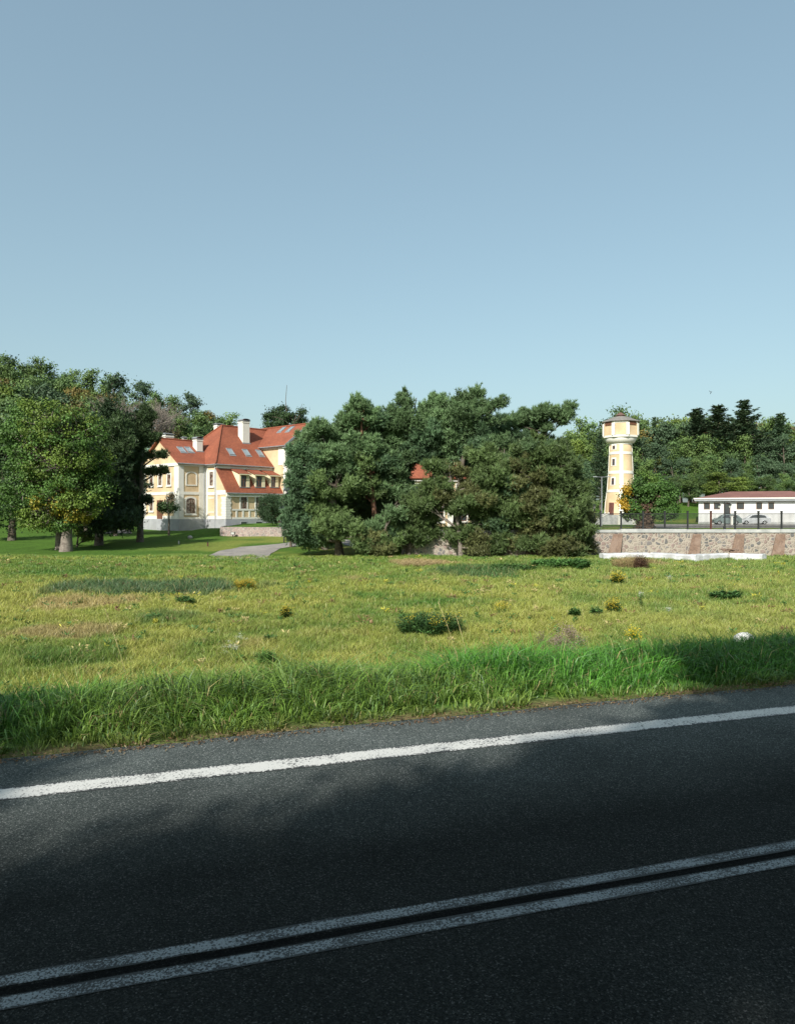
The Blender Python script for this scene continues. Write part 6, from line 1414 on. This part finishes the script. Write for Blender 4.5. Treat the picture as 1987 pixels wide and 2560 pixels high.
def herb(name, label, cat, px, py, wpx, h, nst, leafc, flow=None, seed=1, leafL=0.11, leafW=0.028, fs=0.02, group=None, fam='spread', stemc=None, dy=None, fn=26, Yk=None):
    """a clump of leafy stems; base centre at the pixel"""
    rng = np.random.default_rng(seed); p = GH(px, py); k = p.y / F; rx = wpx * k / 2; ry = dy if dy else max(0.12, rx * 0.7)
    p = Vector((p.x, p.y + ry * 0.8, 0)); p.z = g(p.x, p.y)
    t = thing(name, label, cat, p, group); off = np.array(p)
    a = rng.uniform(0, 6.283, nst); q = np.sqrt(rng.random(nst)); bx = p.x + rx * .85 * q * np.cos(a); by = p.y + ry * .85 * q * np.sin(a); bz = G(bx, by)
    hh = h * rng.uniform(.6, 1.1, nst) * (1 - 0.25 * q ** 2)
    top = np.stack([bx + (bx - p.x) * .2 + rng.normal(size=nst) * .05 * h, by + (by - p.y) * .2, bz + hh], 1); bs = np.stack([bx, by, bz], 1)
    V, T = spikes(bs, top - bs, hh, 0.012 + 0.0003 * p.y, rng); col = np.tile(stemc if stemc else leafc, (len(V), 1)) * .8
    if leafL > 0:
        m = 20; f_ = np.tile(np.linspace(.15, 1, m), nst); i = np.repeat(np.arange(nst), m); pos = bs[i] * (1 - f_[:, None]) + top[i] * f_[:, None]
        aa = rng.uniform(0, 6.283, len(i)); D = np.stack([np.cos(aa), np.sin(aa), rng.uniform(-.1, .7, len(i))], 1); N = nrm(np.array([0, 0, 1.0]) + rng.normal(size=D.shape) * .35)
        V2, T2_ = cards(pos + nrm(D) * leafL * .5, D, N, leafL * rng.uniform(.7, 1.3, len(i)), leafW * rng.uniform(.7, 1.3, len(i))); c2 = np.repeat(np.array(leafc) * rng.uniform(.7, 1.3, (len(i), 1)), 4, 0)
        T = np.concatenate([T, T2_ + len(V)]); V = np.concatenate([V, V2]); col = np.concatenate([col, c2])
    link_mesh('foliage', np_mesh('foliage', V - off, T, col), M['leaf'], t)
    if flow is not None:
        sel = np.where(rng.random(nst) < flow[1])[0]
        i = np.repeat(sel, fn)
        pos = top[i] + rng.normal(size=(len(i), 3)) * np.array([.05, .05, .03 if fam == 'umbel' else .06]) * (fs / .02)
        N = nrm(np.array([0, -.3, 1.0]) + rng.normal(size=pos.shape) * (.25 if fam == 'umbel' else .8)); V3, T3 = cards(pos, np.cross(N, rng.normal(size=pos.shape)), N, fs, fs)
        c3 = np.repeat(np.array(flow[0]) * rng.uniform(.8, 1.2, (len(i), 1)), 4, 0)
        link_mesh('flowers', np_mesh('flowers', V3 - off, T3, c3), M['leaf'], t)
    return t
YEL = (0.42, 0.33, 0.03); WHT = (0.5, 0.51, 0.46); DG = (0.055, 0.12, 0.032); MG = (0.07, 0.15, 0.03)
herb('goldenrod_bush', 'wide dark green goldenrod bush with yellow tops in the middle of the meadow', 'plant', 1075, 1592, 175, 0.62, 300, DG, (YEL, 0.05), 301, 0.12, 0.032, 0.028, dy=0.65)
herb('goldenrod', 'broad patch of yellow flowers far out in the left half of the meadow', 'plant', 610, 1478, 52, 0.42, 60, MG, ((0.45, 0.30, 0.02), .8), 302, .12, .04, .035)
herb('goldenrod', 'round yellow-topped green plant in the right half of the meadow', 'plant', 1536, 1538, 36, 0.45, 45, DG, (YEL, .6), 303, .12, .04, .035)
herb('goldenrod', 'green plant with faint yellow tops, far back right of centre', 'plant', 1546, 1460, 32, 0.5, 45, DG, (YEL, .5), 304, .14, .05, .045)
herb('goldenrod', 'small yellow-topped plant left of the big goldenrod bush', 'plant', 714, 1548, 26, 0.38, 25, DG, (YEL, .6), 305, .12, .04, .03)
herb('goldenrod', 'bright yellow flower cluster low in the grass near the verge on the right', 'plant', 1585, 1606, 20, 0.28, 18, MG, ((0.45, .35, .02), .7), 306, .08, .02, .03)
herb('goldenrod', 'pale yellow flower sprays right of the big goldenrod bush', 'plant', 1255, 1535, 34, 0.4, 16, MG, (YEL, 1.0), 307, .06, .02, .025)
herb('dock_plant', 'dark leafy weed left of the round yellow-topped plant, farther one', 'plant', 1438, 1545, 26, 0.3, 25, DG, None, 308, .14, .05)
herb('dock_plant', 'dark leafy weed left of the round yellow-topped plant, nearer one', 'plant', 1490, 1545, 26, 0.34, 25, DG, None, 309, .14, .05)
herb('dock_plant', 'low wide dark weed patch at the right edge of the meadow', 'plant', 1822, 1500, 70, 0.32, 50, DG, None, 310, .18, .07)
herb('dock_plant', 'dark upright weed in the verge grass left of centre', 'plant', 662, 1675, 46, 0.42, 26, MG, None, 311, .2, .022)
herb('dock_plant', 'small dark weed just above the verge grass left of centre', 'plant', 672, 1612, 34, 0.25, 26, DG, None, 312, .1, .04)
herb('dock_plant', 'low dark weed in the yellow grass of the left meadow', 'plant', 460, 1513, 48, 0.32, 34, DG, None, 313, .16, .04)
herb('dock_plant', 'low dark weed in the left meadow above the verge', 'plant', 390, 1553, 50, 0.22, 34, DG, None, 314, .12, .04)
herb('nettle_patch', 'dark green nettles at the foot of the pines right of centre', 'plant', 1395, 1422, 120, 0.5, 200, (0.065, 0.14, 0.035), None, 315, .22, .09, dy=1.6)
herb('nettle_patch', 'dark green nettles at the foot of the pines, near the wall end', 'plant', 1455, 1424, 50, 0.62, 80, (0.06, 0.13, 0.035), None, 316, .22, .09, dy=1.2)
herb('nettle_patch', 'dark green nettles below the pines, left part of the patch', 'plant', 1290, 1430, 110, 0.38, 130, (0.07, 0.14, 0.035), None, 317, .22, .08, dy=1.6)
herb('wild_carrot', 'group of white umbel flowers near the left verge', 'plant', 582, 1650, 56, 0.42, 11, MG, (WHT, 1.0), 320, .04, .012, .015, fam='umbel', fn=22)
herb('wild_carrot', 'white umbels nearer the verge, below the first white group', 'plant', 604, 1622, 26, 0.4, 5, MG, (WHT, 1.0), 321, .04, .012, .014, fam='umbel', fn=20)
herb('wild_carrot', 'single tall white umbel plant in the right meadow', 'plant', 1606, 1520, 14, 0.6, 4, DG, (WHT, 1.0), 322, .1, .03, .018, fam='umbel', fn=30)
herb('wild_carrot', 'white umbels right of the single tall one', 'plant', 1668, 1540, 18, 0.4, 4, MG, (WHT, 1.0), 323, .06, .02, .018, fam='umbel', fn=30)
herb('wild_carrot', 'tiny white umbels far back on the right meadow', 'plant', 1680, 1462, 16, 0.5, 3, MG, (WHT, 1.0), 324, .06, .02, .03, fam='umbel', fn=26)
herb('dry_stalks', 'brown dried flower stalks rising from the verge right of centre', 'plant', 1420, 1668, 74, 0.85, 60, (0.14, 0.10, 0.08), ((0.20, 0.15, 0.12), 1.0), 325, .05, .014, .024, fn=34, dy=.35)
herb('dry_stalks', 'dark dried stalks just left of the brown dried ones', 'plant', 1362, 1662, 30, 0.78, 22, (0.08, 0.06, 0.05), ((0.12, 0.08, 0.075), 1.0), 326, .05, .01, .018, fn=24, dy=.2)
herb('dry_stalks', 'tan dry reed tuft at the foot of the stone wall', 'plant', 1580, 1422, 90, 0.85, 260, (0.34, 0.25, 0.12), None, 327, .2, .012, stemc=(0.36, 0.28, 0.15), dy=1.0)
herb('dry_stalks', 'dark brown sorrel amid the tan reed tuft at the wall foot', 'plant', 1610, 1424, 40, 0.95, 90, (0.16, 0.09, 0.06), None, 328, .14, .04, dy=.8)
herb('dry_stalks', 'pale dry grass patch below the pines', 'plant', 1050, 1418, 120, 0.4, 260, (0.40, 0.30, 0.16), None, 329, .18, .012, stemc=(0.40, 0.31, 0.17), dy=1.5)
# long seed stalks in front
def stalk(p0, p1, Y, label, seed):
    a, b_ = P(p0[0], p0[1], Y), P(p1[0], p1[1], Y + 0.3); a.z = min(a.z, g(a.x, a.y) + .1)
    t = thing('seed_stalk', label, 'grass stalk', a); q = np.linspace(0, 1, 7)[:, None]; mid = (np.array(a) + np.array(b_)) / 2 + np.array([0.05, 0, 0.06])
    ln = np.array(a) * (1 - q) ** 2 + 2 * mid * q * (1 - q) + np.array(b_) * q ** 2; off = np.array(a)
    V, Q = tubes([(ln - off, [.004] * 7)], 4); link_mesh('stem', np_mesh('stem', V, Q, np.tile((0.42, 0.36, 0.16), (len(V), 1))), M['leaf'], t)
    rng = np.random.default_rng(seed); m = 60; f_ = rng.uniform(.62, 1, m); pos = np.stack([np.interp(f_, q[:, 0], ln[:, j]) for j in range(3)], 1) - off; d = np.tile(np.array(b_) - np.array(a), (m, 1)) + rng.normal(size=(m, 3)) * .15
    V, T = cards(pos + rng.normal(size=(m, 3)) * .004, d, rng.normal(size=(m, 3)), .03, .007); link_mesh('seed_head', np_mesh('seed_head', V, T, np.tile((0.5, 0.43, 0.22), (len(V), 1))), M['leaf'], t)
stalk((338, 1655), (262, 1520), 12.0, 'long pale seed stalk leaning left above the left verge', 1)
stalk((268, 1760), (245, 1680), 10.0, 'pale forked seed stalk in the left verge, upright one', 2)
stalk((268, 1762), (190, 1705), 10.0, 'pale seed stalk leaning far left in the left verge', 3)
stalk((1160, 1560), (1095, 1505), 15.5, 'thin seed stalk leaning left in front of the goldenrod bush', 4)
stalk((195, 1765), (130, 1715), 9.6, 'pale seed stalk at the left edge of the verge', 5)
stalk((1180, 1610), (1140, 1540), 14.5, 'thin pale seed stalk leaning over the right side of the goldenrod bush', 6)
